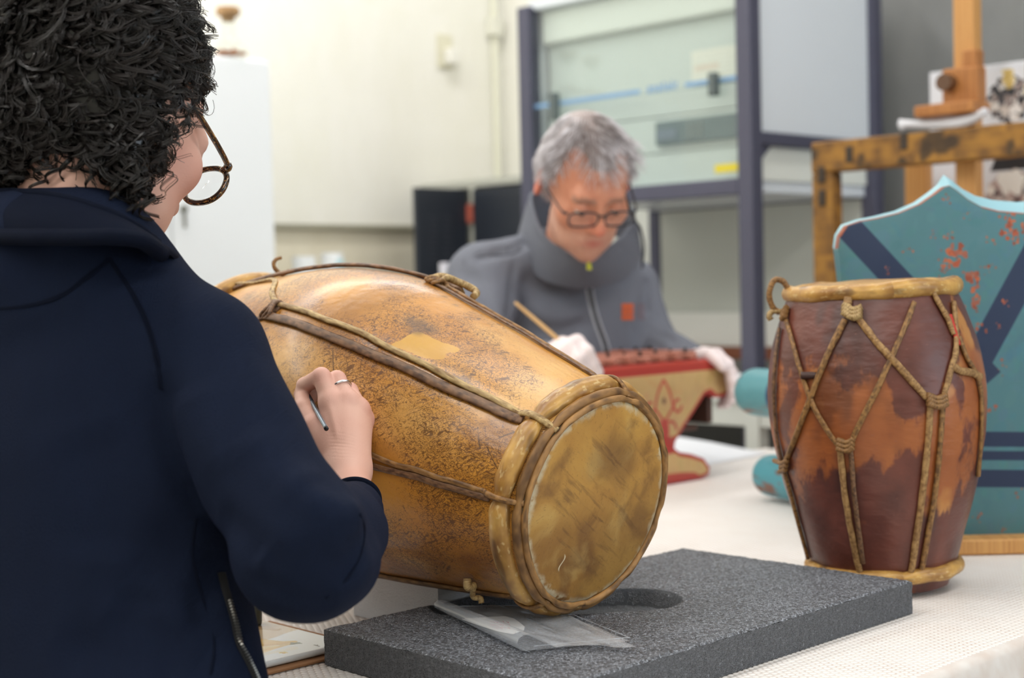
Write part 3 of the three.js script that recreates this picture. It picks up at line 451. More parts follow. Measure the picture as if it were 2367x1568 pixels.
// ------------------------------------------------------------------ big drum
const shellTex = tex(2048, 1280, (u, v) => {
  const deg = u * 360 - 270, t = v * DL, s = deg * 0.0026;          // s, t in metres on the hide
  const w1 = fbm(s * 9 + 3, t * 9, 1, 4), w2 = fbm(s * 22, t * 16 + 5, 2, 4), w3 = sstep(0.42, 0.62, fbm(s * 11 + 21, t * 7 + 3, 15, 4));
  let c = mix3(srgb(212, 154, 66), srgb(182, 116, 38), clamp(w1 * 1.7 - 0.35));
  c = mix3(c, srgb(218, 172, 104), w3 * clamp(0.35 + w2 * 0.6));
  const blot = sstep(0.52, 0.72, fbm(s * 14 + 8, t * 8 + 2, 4, 4));
  c = mix3(c, srgb(132, 76, 36), blot * 0.55);
  // worn crackle: short dark strokes where the surface varnish has broken
  const wx = fbm(s * 60, t * 60, 3, 3) * 0.05, q = noise(s * 640 + wx * 260, t * 400 + s * 260, 9), q2 = noise(s * 1100 + 11, t * 900 - s * 400 + wx * 500, 5), rid = 1 - Math.abs(2 * q - 1), rid2 = 1 - Math.abs(2 * q2 - 1);
  const zone = clamp(fbm(s * 16 + 1, t * 13 + 7, 6, 5) * 2.4 - 0.85 + 0.30 * sstep(0.34, 0.06, t) * sstep(-125, -70, deg) * (1 - sstep(-46, -36, deg)));
  const q3 = noise(s * 230 + wx * 420, t * 330 - s * 90 + wx * 200, 13), rid3 = 1 - Math.abs(2 * q3 - 1), z2 = zone * (0.75 + 0.5 * noise(s * 70, t * 70, 4));
  const cr = sstep(0.93 - 0.22 * z2, 0.99 - 0.08 * z2, rid) * sstep(0.12, 0.5, z2) + 0.9 * sstep(0.94 - 0.26 * z2, 0.99, rid2) * sstep(0.2, 0.6, z2) + 0.8 * sstep(0.955 - 0.1 * z2, 0.99, rid3) * sstep(0.1, 0.4, z2);
  c = mix3(c, srgb(72, 38, 22), clamp(cr) * 0.8);
  const heavy = sstep(0.62, 0.78, fbm(s * 20 + 4, t * 17, 7, 4)) * sstep(0.3, 0.7, noise(s * 180, t * 180, 3));
  c = mix3(c, srgb(58, 34, 26), heavy * 0.55);
  c = mix3(c, mix3(c, srgb(96, 52, 26), 0.6), sstep(0.58, 0.74, fbm(s * 9 + 31, t * 9, 17, 4)) * 0.7);           // grime in patches
  const pore = noise(s * 900, t * 900, 8); c = mix3(c, srgb(120, 70, 30), sstep(0.8, 0.95, pore) * 0.35);
  const pa = (deg + 33.5) / 5.5 + (t - 0.176) * 9, pb = (t - 0.176) / 0.026 + (deg + 33) * 0.03; if (Math.max(Math.abs(pa), Math.abs(pb)) < 1 + 0.25 * (noise(s * 120, t * 120) - 0.5)) c = mix3(srgb(210, 160, 58), srgb(190, 134, 46), w2);
  const st = Math.hypot((deg + 26) / 6, (t - 0.205) / 0.03); c = mix3(c, srgb(70, 56, 52), sstep(1.1, 0.3, st + 0.8 * (fbm(s * 80, t * 80, 2, 3) - 0.5)) * 0.6);
  for (const [d0, t0, d1, t1] of [[-52, 0.262, -60, 0.245], [-64, 0.052, -76, 0.024], [-58, 0.07, -66, 0.058], [-46, 0.02, -58, 0.045]]) { const vx = (d1 - d0) * 0.0026, vy = t1 - t0, px = (deg - d0) * 0.0026, py = t - t0, k = clamp((px * vx + py * vy) / (vx * vx + vy * vy)); const dd = Math.hypot(px - vx * k + 0.002 * (noise(s * 90, t * 90) - 0.5), py - vy * k); c = mix3(c, srgb(52, 30, 20), sstep(0.0011, 0.0003, dd) * 0.75); }
  return c;
}, { wrap: false });
const shellBump = tex(1024, 640, (u, v) => { const deg = u * 360 - 270, t = v * DL, s = deg * 0.0026; return 0.5 * fbm(s * 200, t * 160, 3, 3) + 0.5 * fbm(s * 40, t * 30, 4, 3); }, { color: false, wrap: false });
const matShell = phys(WHITE, { map: shellTex, bumpMap: shellBump, bumpScale: 0.0011, roughness: 0.38, clearcoat: 0.32, clearcoatRoughness: 0.2 });
const cordTex = (a, b, seed) => tex(64, 512, (u, v) => mix3(a, b, clamp(fbm(u * 5, v * 60, seed, 3) * 1.8 - 0.4)));
const matPale = std(WHITE, { map: cordTex(srgb(196, 168, 116), srgb(120, 88, 48), 3), roughness: 0.55 });
const matBrown = std(WHITE, { map: cordTex(srgb(134, 98, 68), srgb(74, 50, 34), 5), roughness: 0.5 });
const matTan = std(WHITE, { map: cordTex(srgb(158, 116, 66), srgb(92, 62, 32), 8), roughness: 0.55 });
const hideTex = tex(128, 1024, (u, v) => { const n = ring(u, v, 0.8, 34, 2, 4), m = ring(u, v, 3, 110, 7, 3), p = ring(u, v, 0.9, 22, 12, 3); let c = mix3(srgb(206, 160, 84), srgb(138, 92, 40), clamp(n * 1.9 - 0.5)); c = mix3(c, srgb(224, 196, 140), sstep(0.62, 0.75, m) * 0.5); return mix3(c, srgb(84, 56, 30), sstep(0.6, 0.75, p) * 0.6); });
const matHide = phys(WHITE, { map: hideTex, roughness: 0.42, clearcoat: 0.2, clearcoatRoughness: 0.3, bumpMap: hideTex, bumpScale: 0.0006 });
const TIES = [15, -43, -84, -151, -177, -212, -255, -297];
const poly = (deg) => {                                  // the hide roll is drawn tight between the ties, so it is slightly angular
  const T = TIES.map((x) => (x + 720) % 360).sort((a, b) => a - b), d = (deg + 720) % 360; let i = T.findIndex((x) => x > d); if (i < 0) i = 0;
  const hi = T[i] + (T[i] <= d ? 360 : 0), lo = T[(i + 7) % 8] - (T[(i + 7) % 8] > d ? 360 : 0), half = (hi - lo) / 2 * Math.PI / 180, off = (d - (hi + lo) / 2) * Math.PI / 180; return lerp(1, Math.cos(half) / Math.cos(off), 0.28); };
{
  const base = DP(0.02, 180, 0.012); base.y = PADY;
  const t = thing('barrel_drum', 'large glossy ochre barrel drum laced with hide, lying on the foam pad', 'drum', base);
  // shell, closed behind the heads
  const sh = grid(240, 120, (u, v) => { const deg = u * 360 - 270, tt = v * DL; return DP(tt, deg, 0.0016 * (fbm(deg * 0.04 + 50, tt * 20, 3, 3) - 0.5)); });
  t.add('shell', sh, matShell);
  const roll = (tc, rc, rr, seed, flat) => { const pts = []; for (let i = 0; i < 120; i++) { const deg = i * 3 - 180, pinch = Math.min(...TIES.map((x) => Math.abs(((deg - x + 540) % 360) - 180))); pts.push(DP(tc, deg, 0, rc * poly(deg) - 0.002 * sstep(7, 1, pinch))); }
    return rod(pts, (s) => { const deg = s * 360 - 180, pinch = Math.min(...TIES.map((x) => Math.abs(((deg - x + 540) % 360) - 180))); return rr * (0.74 + 0.26 * sstep(1, 9, pinch)) * (1 + 0.1 * (noise(s * 60, seed) - 0.5)); }, { closed: true, seg: 360, rad: 16, face: flat ? drumN : null, flat: flat || 1 }); };
  t.add('hide_roll', roll(0.02, 0.1145, 0.0125, 3, 0.72), matHide, null, 'thick ochre hide roll around the near head');
  t.add('inner_ring', roll(0.002, 0.1105, 0.0048, 5, 0), matTan);
  t.add('skin_ring', roll(-0.0035, 0.1055, 0.0034, 8, 0), std(WHITE, { map: cordTex(srgb(176, 130, 76), srgb(104, 74, 42), 21), roughness: 0.55 }));
  const skinTex = tex(1024, 1024, (u, v) => {
    const x = (u - 0.5) * 2, y = (v - 0.5) * 2, r = Math.hypot(x, y), U = u * 0.83 - v * 0.55 + 0.2 * fbm(u * 4, v * 4, 7, 3), N = u * 0.55 + v * 0.83 + 0.2 * fbm(u * 4 + 9, v * 4, 3, 3), a = fbm(U * 5, N * 5, 4, 5), b = fbm(N * 8 + 4, U * 8, 9, 5), f = fbm(U * 130, N * 130, 2, 3);
    let c = mix3(srgb(202, 156, 74), srgb(166, 116, 48), clamp(a * 1.6 - 0.3)); c = mix3(c, srgb(104, 66, 30), sstep(0.46, 0.72, b) * 0.6); c = mix3(c, srgb(96, 62, 32), sstep(0.25, -0.5, y + 0.6 * (b - 0.5)) * 0.45);
    const str = fbm((x + y * 0.75) * 2.6 + b, (y - x * 0.75) * 20 + 3 * a, 6, 4); c = mix3(c, srgb(88, 56, 28), sstep(0.56, 0.8, str) * 0.5 * sstep(0.9, 0.5, r)); c = mix3(c, srgb(206, 172, 104), sstep(0.55, 0.85, fbm(N * 7, U * 7, 13, 5)) * 0.45);
    const d1 = Math.hypot((x + 0.12) / 0.42, (y - 0.42) / 0.3); c = mix3(c, srgb(84, 52, 26), sstep(1.1, 0.2, d1 + 0.9 * (b - 0.5)) * 0.55);
    const fl = sstep(0.88, 0.97, r + 0.1 * (fbm(u * 22, v * 22, 5, 3) - 0.5)) * sstep(0.35, 0.6, fbm(u * 40, v * 40, 8, 3) + 0.1); c = mix3(c, srgb(206, 196, 168), fl * 0.85);
    c = mix3(c, srgb(226, 214, 180), sstep(0.012, 0.004, Math.abs(x - 0.42 - 0.03 * Math.sin(y * 30))) * sstep(0.09, 0.05, Math.abs(y + 0.52)) * 0.8);
    return mix3(c, mix3(c, srgb(70, 45, 22), 0.25), sstep(0.66, 0.8, f));
  }, { wrap: false });
  const skin = grid(96, 36, (u, v) => { const a = u * Math.PI * 2, r = v * 0.1045, dome = -0.004 - 0.003 * (1 - (r / 0.1045) ** 2) + 0.0008 * (fbm(Math.cos(a) * r * 50 + 9, Math.sin(a) * r * 50 + 9, 1, 3) - 0.5); return DH.clone().addScaledVector(DA, dome + 0.004 * sstep(0.097, 0.1045, r)).addScaledVector(DE1, Math.cos(a) * r).addScaledVector(DE2, Math.sin(a) * r); });
  { const uv = skin.attributes.uv; for (let i = 0; i < uv.count; i++) { const a = uv.getX(i) * 6.28318, r = uv.getY(i) * 0.5; uv.setXY(i, 0.5 - Math.sin(a) * r, 0.5 + Math.cos(a) * r); } }
  t.add('drumhead', skin, phys(WHITE, { map: skinTex, roughness: 0.5, clearcoat: 0.12, clearcoatRoughness: 0.4, side: THREE.DoubleSide }), null, 'stained tan hide drumhead');
  t.add('far_drumhead', grid(60, 6, (u, v) => { const a = u * Math.PI * 2, r = v * 0.102; return DH.clone().addScaledVector(DA, DL + 0.004).addScaledVector(DE1, Math.cos(a) * r).addScaledVector(DE2, Math.sin(a) * r); }), matHide);
  t.add('far_hide_roll', rod([...Array(60)].map((_, i) => DP(DL - 0.012, i * 6, 0.006)), 0.0105, { closed: true, seg: 120, rad: 12 }), matHide);
  // lacing: from every tie two strands run along the shell, meet in a knot and split to the far roll
  const lace = (list, r, m, o = {}) => t.add('lacing_cord', rod(list.map(([tt, deg, l]) => DP(tt, deg, l ?? r * 0.7)), r, { rad: 8, face: drumN, flat: 0.65, wob: 0.16, ...o }), m);
  const over = (deg) => [[0.040, deg, 0.0015], [0.033, deg, 0.006], [0.021, deg, 0.0098], [0.010, deg, 0.0075], [0.003, deg, 0.0025], [-0.002, deg + 0.4, -0.002]];
  const wave = (a, b, d0, d1, amp, seed) => [...Array(13)].map((_, i) => { const s = i / 12; return [lerp(a, b, s), lerp(d0, d1, s) + amp * (noise(i * 0.9, seed) - 0.5) * Math.sin(s * 3.14)]; });
  TIES.forEach((deg, i) => {
    const g = i * 17 + 3, end = i === 0 ? 0.276 : i === 1 ? 0.381 : i % 2 ? 0.37 : 0.31, knot = deg + (i === 0 ? -3 : i === 1 ? 2 : 0), gap = i === 0 ? 6 : i === 1 ? 6.5 : 4;
    lace([...over(deg).reverse().slice(0), ...wave(0.05, end, deg, knot, 2.2, g)], i === 1 ? 0.0036 : 0.003, i === 1 || i > 3 ? matPale : matTan, { seg: 110 });
    lace([[0.033, deg - 2.4, 0.001], ...wave(0.045, end + 0.004, deg - gap * 0.6, knot - gap, 1.6, g + 5)], i === 1 ? 0.0052 : 0.0034, matBrown, { flat: 0.4, seg: 110 });
    // knot: turns of cord around both strands
    const K = [];
    for (let k = 0; k < 3; k++) K.push(rod([...Array(14)].map((_, j) => { const a = j / 13 * 6.28; return DP(end + 0.004 + k * 0.0048 - 0.006 + 0.003 * Math.sin(a * 2 + k), knot - gap / 2 + Math.cos(a) * (gap * 0.62), 0.0032 + 0.0036 * Math.sin(a)); }), 0.0024, { rad: 7, seg: 40, wob: 0.3 }));
    t.add('cord_knot', merge(K), i % 2 ? matBrown : matTan);
    if (i !== 0) { for (const sg of [1, -1]) lace([[end + 0.005, knot - gap / 2 + sg * gap / 2], [end + 0.035, knot + sg * 9 - gap / 2], [end + 0.08, knot + sg * 22 - gap / 2], [lerp(end + 0.08, 0.555, 0.6), knot + sg * 25 - gap / 2], [0.556, knot + sg * 26 - gap / 2, 0.008]], 0.0033, sg > 0 ? matPale : matBrown, { flat: 0.5, seg: 60 }); }
  });
  // broad strap along the ridge to the far end, its loose loop, and knots of the top strand
  lace([[0.268, 17, 0.004], [0.30, 16], [0.354, 7], [0.403, 0], [0.451, -7], [0.50, -14], [0.55, -20], [0.568, -22]], 0.0052, matBrown, { flat: 0.5, seg: 90 });
  t.add('cord_knot', merge([rod([DP(0.262, 24, 0.004), DP(0.27, 27, 0.011), DP(0.284, 24, 0.012), DP(0.296, 16, 0.009), DP(0.3, 12, 0.003)], 0.0042, { rad: 9, wob: 0.35 }), rod([DP(0.286, 12, 0.002), DP(0.288, 16, 0.01), DP(0.29, 22, 0.010), DP(0.288, 27, 0.002)], 0.0032, { rad: 8, wob: 0.3 }), rod([DP(0.294, 12, 0.002), DP(0.296, 16, 0.01), DP(0.297, 22, 0.010), DP(0.296, 26, 0.002)], 0.003, { rad: 8, wob: 0.3 })]), matPale, null, 'thick twisted knot on the ridge');
  t.add('loose_loop', rod([DP(0.475, -10, 0.004), at(646, 632, 1.742), at(634, 618, 1.742), at(633, 606, 1.742), at(640, 599, 1.745), at(649, 596, 1.75)], (s) => 0.0029 - 0.0008 * s, { rad: 8, wob: 0.3 }), matTan, null, 'loose curling cord end');
  t.add('knot_tail', merge([rod([DP(0.070, -140, 0.004), DP(0.069, -136.5, 0.011), DP(0.072, -134.5, 0.004)], 0.004, { rad: 8, wob: 0.1 }), rod([DP(0.070, -140, 0.006), DP(0.071, -144, 0.013), DP(0.068, -147, 0.011), DP(0.066, -148, 0.015)], 0.0028, { rad: 8, wob: 0.1 })]), matPale);
}
// ------------------------------------------------------------------ upright red drum
const UC = onY(2043, 1344, TABLE + 0.0062); const UY = (y) => UC.y + y, UT = V(-0.030, 1, 0.0).normalize();
const UH = 0.352, upR = hermite([0, 0.028, 0.06, 0.13, 0.21, 0.27, 0.32, 0.352], [0.074, 0.0845, 0.094, 0.1135, 0.1255, 0.1205, 0.1055, 0.093]);
const UE1 = V(0, 0, 1).addScaledVector(UT, -UT.z).normalize(), UE2 = UT.clone().cross(UE1);       // phi 0 faces the near side, phi 90 the right
const UP = (y, deg, lift = 0, r = null) => { const a = deg * Math.PI / 180, q = (r ?? upR(y)) + lift; return UC.clone().addScaledVector(UT, y).addScaledVector(UE1, Math.cos(a) * q).addScaledVector(UE2, Math.sin(a) * q); };
const upF = (x, y, z) => { const p = V(x - UC.x, y - UC.y, z - UC.z), t = p.dot(UT); return Math.max((Math.hypot(p.dot(UE1), p.dot(UE2)) - upR(clamp(t, 0, UH))) * 0.9, -t, t - UH); };
const upN = (p) => { const q = p.clone().sub(UC), t = q.dot(UT); return q.addScaledVector(UT, -t).normalize(); };
{
  const t = thing('upright_drum', 'upright dark red drum with crossed hide laces and worn orange patches', 'drum', UC.clone());
  const map = tex(1024, 768, (u, v) => {
    const deg = u * 360, y = v * UH, x = deg * 0.002, w = 0.03 * fbm(x * 30, y * 30, 3, 3), a = fbm((x + w) * 26, (y + w) * 15, 5, 5), b = fbm(x * 40, y * 26 + 4, 7, 4), f = noise(x * 500, y * 260, 3);
    let c = mix3(srgb(112, 60, 48), srgb(78, 38, 30), clamp(b * 1.6 - 0.3));
    const mid = sstep(0.05, 0.12, y) * sstep(0.33, 0.22, y), worn = sstep(0.52, 0.63, a + 0.17 * mid - 0.12 + 0.05 * (f - 0.5));
    c = mix3(c, mix3(srgb(176, 104, 52), srgb(146, 78, 38), b), worn * 0.9);
    c = mix3(c, srgb(196, 138, 72), sstep(0.62, 0.72, fbm(x * 22 + 7, y * 12, 9, 4)) * worn * 0.7);
    c = mix3(c, srgb(54, 32, 30), sstep(0.58, 0.72, fbm(x * 18 + 3, y * 11 + 5, 12, 4)) * 0.55);
    return mix3(c, srgb(140, 88, 72), sstep(0.93, 0.99, f) * 0.4);
  }, { wrap: false });
  const bump = tex(512, 384, (u, v) => fbm(u * 30, v * 40, 3, 4), { color: false });
  t.add('shell', grid(160, 90, (u, v) => UP(v * UH, u * 360 - 180, 0.001 * (fbm(u * 20, v * 12, 3, 3) - 0.5))), phys(WHITE, { map, roughness: 0.42, clearcoat: 0.15, clearcoatRoughness: 0.3, bumpMap: bump, bumpScale: 0.0015 }));
  t.add('drumhead', grid(64, 10, (u, v) => UP(UH + 0.006 * (1 - v * v), u * 360, 0, 0.096 * v)), matHide, null, 'pale hide drumhead');
  t.add('base_skin', grid(64, 4, (u, v) => UP(0.0, -u * 360, 0, 0.0735 * v)), matTan);
  const roll = (y, r, rr, seed) => rod([...Array(60)].map((_, i) => UP(y + 0.0025 * (noise(i * 0.35, seed) - 0.5), i * 6, 0, r)), (s) => rr * (1 + 0.22 * (noise(s * 26, seed) - 0.5)), { closed: true, seg: 220, rad: 14 });
  t.add('hide_roll', roll(UH - 0.006, 0.0935, 0.0105, 3), matHide, null, 'pale hide roll around the top');
  t.add('hide_roll', roll(0.021, 0.0845, 0.0085, 7), matHide, null, 'ochre hide roll around the foot');
  const P = (l, lift = 0.0026) => l.map(([x, y]) => drape(upF, x, y, UC.z * -1 - 0.35, -UC.z + 0.3, lift));
  const cord = (l, r, m, o = {}) => t.add('lacing_cord', rod(P(l), r, { rad: 8, face: upN, flat: 0.75, wob: 0.3, ...o }), m, null, o.label);
  const tie = (l, m, r = 0.0032, lift = 0.004) => t.add('cord_knot', merge([0, 1, 2].map((k) => rod(P(l.map(([x, y], j) => [x + (j % 2) * 2, y + k * 9 - 9]), lift + 0.001 * k), r, { rad: 8, face: upN, wob: 0.35 }))), m);
  const matLace = std(WHITE, { map: cordTex(srgb(176, 138, 88), srgb(118, 84, 48), 33), roughness: 0.6 });
  cord([[1822, 742], [1838, 800], [1856, 865], [1882, 935], [1912, 990], [1940, 1030]], 0.0032, matTan);
  cord([[1955, 740], [1925, 800], [1895, 870], [1865, 950], [1838, 1020], [1818, 1072]], 0.0036, matTan);
  cord([[1962, 690], [1958, 720]], 0.0047, matLace);
  cord([[1985, 738], [2020, 785], [2060, 830], [2105, 880], [2140, 920]], 0.0039, matLace);
  cord([[2112, 700], [2085, 770], [2050, 850], [2015, 925], [1985, 985], [1968, 1025]], 0.0032, matTan, { flat: 0.4 });
  cord([[1944, 1040], [1952, 1120], [1966, 1210], [1982, 1290], [1990, 1325]], 0.0038, matLace);
  cord([[1968, 1040], [1974, 1120], [1984, 1210], [1996, 1300]], 0.0029, matBrown);
  cord([[2148, 935], [2142, 1030], [2130, 1140], [2115, 1250], [2104, 1325]], 0.0039, matLace);
  cord([[2176, 935], [2170, 1030], [2158, 1140], [2140, 1250], [2124, 1335]], 0.0034, matTan);
  cord([[2146, 655], [2160, 690], [2185, 735], [2202, 775]], 0.0034, matLace);
  cord([[2200, 700], [2206, 760], [2205, 815], [2196, 850], [2183, 900], [2176, 925]], 0.0036, matLace);
  cord([[2190, 730], [2203, 770], [2210, 800]], 0.0036, std([186, 52, 40], { roughness: 0.7 }), { label: 'red thread wound on a cord' });
  cord([[2196, 845], [2215, 857], [2240, 862], [2262, 872]], 0.0043, matLace);
  cord([[2212, 780], [2232, 830], [2252, 865], [2262, 900], [2264, 1000], [2256, 1100], [2238, 1210], [2216, 1310]], 0.0032, matTan);
  cord([[1816, 1085], [1832, 1140], [1850, 1210], [1872, 1290]], 0.0032, matTan);
  cord([[1806, 760], [1797, 830], [1793, 920], [1800, 1010], [1812, 1070]], 0.0029, matBrown);
  tie([[1938, 1024], [1958, 1030], [1976, 1022]], matTan); tie([[1798, 1072], [1812, 1078], [1826, 1074]], matTan, 0.0030);
  tie([[1952, 716], [1972, 728], [1994, 722]], matPale, 0.0040); tie([[2138, 922], [2160, 930], [2182, 924]], matTan, 0.0036); tie([[1800, 725], [1816, 732], [1826, 722]], matTan, 0.0038);
  const c = drape(upF, 1812, 720, 1.3, 2.2, 0.004), L = (dx, dy) => c.clone().addScaledVector(CR, dx * 0.00052).addScaledVector(CU, -dy * 0.00052);
  t.add('carrying_loop', rod([L(22, -40), L(4, -66), L(-14, -68), L(-26, -40), L(-20, -10), L(-2, 6)], 0.0034, { rad: 8, wob: 0.25 }), matTan, null, 'small loop of cord at the rim');
  t.add('cord_end', rod([L(4, 4), L(-18, 2), L(-26, 14), L(-22, 22)], 0.0034, { rad: 8, wob: 0.25 }), matPale);
  const pg = drape(upF, 1866, 868, 1.3, 2.2, 0.0);
  t.add('wooden_peg', rod([pg.clone().addScaledVector(CR, -0.008), pg.clone().addScaledVector(CR, 0.009).addScaledVector(CF, -0.004)].map((q) => q.addScaledVector(CF, -0.003)), 0.0042, { rad: 12 }), std([62, 36, 30], { roughness: 0.4 }), null, 'dark wooden peg');
}
// ------------------------------------------------------------------ carved red and cream metallophone
{
  const a1 = -0.974, dep = 0.19, px = [[1560, 849], [1640, 842], [1668, 844], [1686, 856], [1695, 878], [1691, 902], [1676, 918], [1656, 920], [1642, 908], [1630, 914], [1606, 952], [1582, 990], [1562, 1022], [1560, 1036], [1572, 1046], [1600, 1050], [1628, 1060], [1642, 1080], [1640, 1098], [1624, 1108]];
  const R = px.map(([x, y]) => onA(x, y, a1)).map((p) => [p.x, p.y]), bc = R[0][0] - 0.032; R[R.length - 1][1] = TABLE + 0.003;
  const half = R.map(([b, y]) => [b - bc, y - TABLE]), out = [...half, ...half.slice().reverse().map(([b, y]) => [-b, y])];
  const t = thing('metallophone', 'carved cream and red metallophone with reddish bars on a footed trough', 'instrument', V(bc, TABLE + 0.003, a1 - dep / 2), { turned: true });
  const map = paint(1024, 512, (c, w, h) => {
    const X = (b) => (b + 0.25) / 0.5 * w, Y = (y) => h - (y + 0.005) / 0.25 * h, r = rng(4);
    c.fillStyle = '#c2a06c'; c.fillRect(0, 0, w, h);
    for (let i = 0; i < 500; i++) { c.fillStyle = `rgba(${150 + r() * 60},${115 + r() * 50},${65 + r() * 40},0.12)`; c.beginPath(); c.ellipse(r() * w, r() * h, 8 + r() * 40, 4 + r() * 18, r() * 3, 0, 7); c.fill(); }
    const path = () => { c.beginPath(); out.forEach(([b, y], i) => i ? c.lineTo(X(b), Y(y)) : c.moveTo(X(b), Y(y))); c.closePath(); };
    c.strokeStyle = '#a8322a'; c.lineWidth = 30; c.lineJoin = 'round'; path(); c.stroke();
    c.fillStyle = '#a8322a'; c.fillRect(0, Y(0.222), w, 0.020 / 0.25 * h);
    const orn = (cx, cy, k) => { c.lineWidth = 11 * k; c.strokeStyle = '#b03a30'; c.beginPath(); c.moveTo(cx, cy - 95 * k); c.quadraticCurveTo(cx + 46 * k, cy - 45 * k, cx + 50 * k, cy + 10 * k); c.quadraticCurveTo(cx + 20 * k, cy + 40 * k, cx, cy + 60 * k); c.quadraticCurveTo(cx - 20 * k, cy + 40 * k, cx - 50 * k, cy + 10 * k); c.quadraticCurveTo(cx - 46 * k, cy - 45 * k, cx, cy - 95 * k); c.stroke();
      for (const s of [-1, 1]) { c.beginPath(); c.arc(cx + s * 78 * k, cy + 5 * k, 22 * k, 0, 5.2); c.stroke(); c.beginPath(); c.moveTo(cx + s * 20 * k, cy + 60 * k); c.quadraticCurveTo(cx + s * 60 * k, cy + 55 * k, cx + s * 70 * k, cy + 95 * k); c.stroke(); }
      c.fillStyle = '#b03a30'; c.beginPath(); c.ellipse(cx, cy + 92 * k, 26 * k, 46 * k, 0, 0, 7); c.fill(); c.fillStyle = '#6a4a34'; c.beginPath(); c.ellipse(cx, cy - 18 * k, 10 * k, 12 * k, 0, 0, 7); c.fill(); };
    orn(X(0), Y(0.145), 1.0); c.fillStyle = '#a8322a'; c.fillRect(X(-0.07), Y(0.088), 0.14 / 0.5 * w, 0.03 / 0.25 * h);
    c.globalAlpha = 0.85; for (const s of [-1, 1]) { c.beginPath(); c.ellipse(X(s * 0.085), Y(0.052), 34, 22, 0, 0, 7); c.fill(); } c.beginPath(); c.ellipse(X(0), Y(0.012), 190, 20, 0, 0, 7); c.fill(); c.globalAlpha = 1;
  });
  const fit = (g) => { const u = g.attributes.uv, p = g.attributes.position; for (let i = 0; i < u.count; i++) u.setXY(i, (p.getX(i) + 0.25) / 0.5, (p.getY(i) + 0.005) / 0.25); return g; };
  const m = std(WHITE, { map, roughness: 0.5 }), panel = () => fit(extrude(out, 0.022, { bevel: 0.003 }));
  t.add('front_panel', panel().translate(bc, TABLE, a1 - 0.022), m); t.add('back_panel', panel().translate(bc, TABLE, a1 - dep), m);
  const top = half[0][1], red = std([168, 54, 42], { roughness: 0.45 });
  for (const a of [a1 - 0.011, a1 - dep + 0.011]) t.add('top_moulding', rod([V(bc - half[3][0] + 0.02, TABLE + top - 0.001, a), V(bc + half[3][0] - 0.02, TABLE + top - 0.001, a)], 0.011, { rad: 12, seg: 20 }), red);
  t.add('trough', merge([box(bc - 0.12, bc + 0.12, TABLE + 0.09, TABLE + 0.1, a1 - dep + 0.02, a1 - 0.02), box(bc - 0.165, bc - 0.15, TABLE + 0.1, TABLE + top - 0.012, a1 - dep + 0.02, a1 - 0.02), box(bc + 0.15, bc + 0.165, TABLE + 0.1, TABLE + top - 0.012, a1 - dep + 0.02, a1 - 0.02), box(bc - 0.1, bc + 0.1, TABLE + 0.003, TABLE + 0.03, a1 - dep + 0.02, a1 - 0.02)]), std([70, 44, 34]));
  const pm = std([40, 32, 28]), km = std([176, 112, 94], { roughness: 0.45, metalness: 0.1 });
  for (let k = 0; k < 8; k++) { const b = bc - 0.150 + k * 0.0425; const key = t.add('key', box(b - 0.0105, b + 0.0105, TABLE + top + 0.009, TABLE + top + 0.021 + 0.003 * (k % 3), a1 - dep + 0.012, a1 - 0.012, 0.005), km); for (const a of [a1 - 0.035, a1 - dep + 0.035]) t.add('peg', new THREE.CylinderGeometry(0.003, 0.003, 0.022, 8).translate(b, TABLE + top + 0.02, a), pm, key); }
}
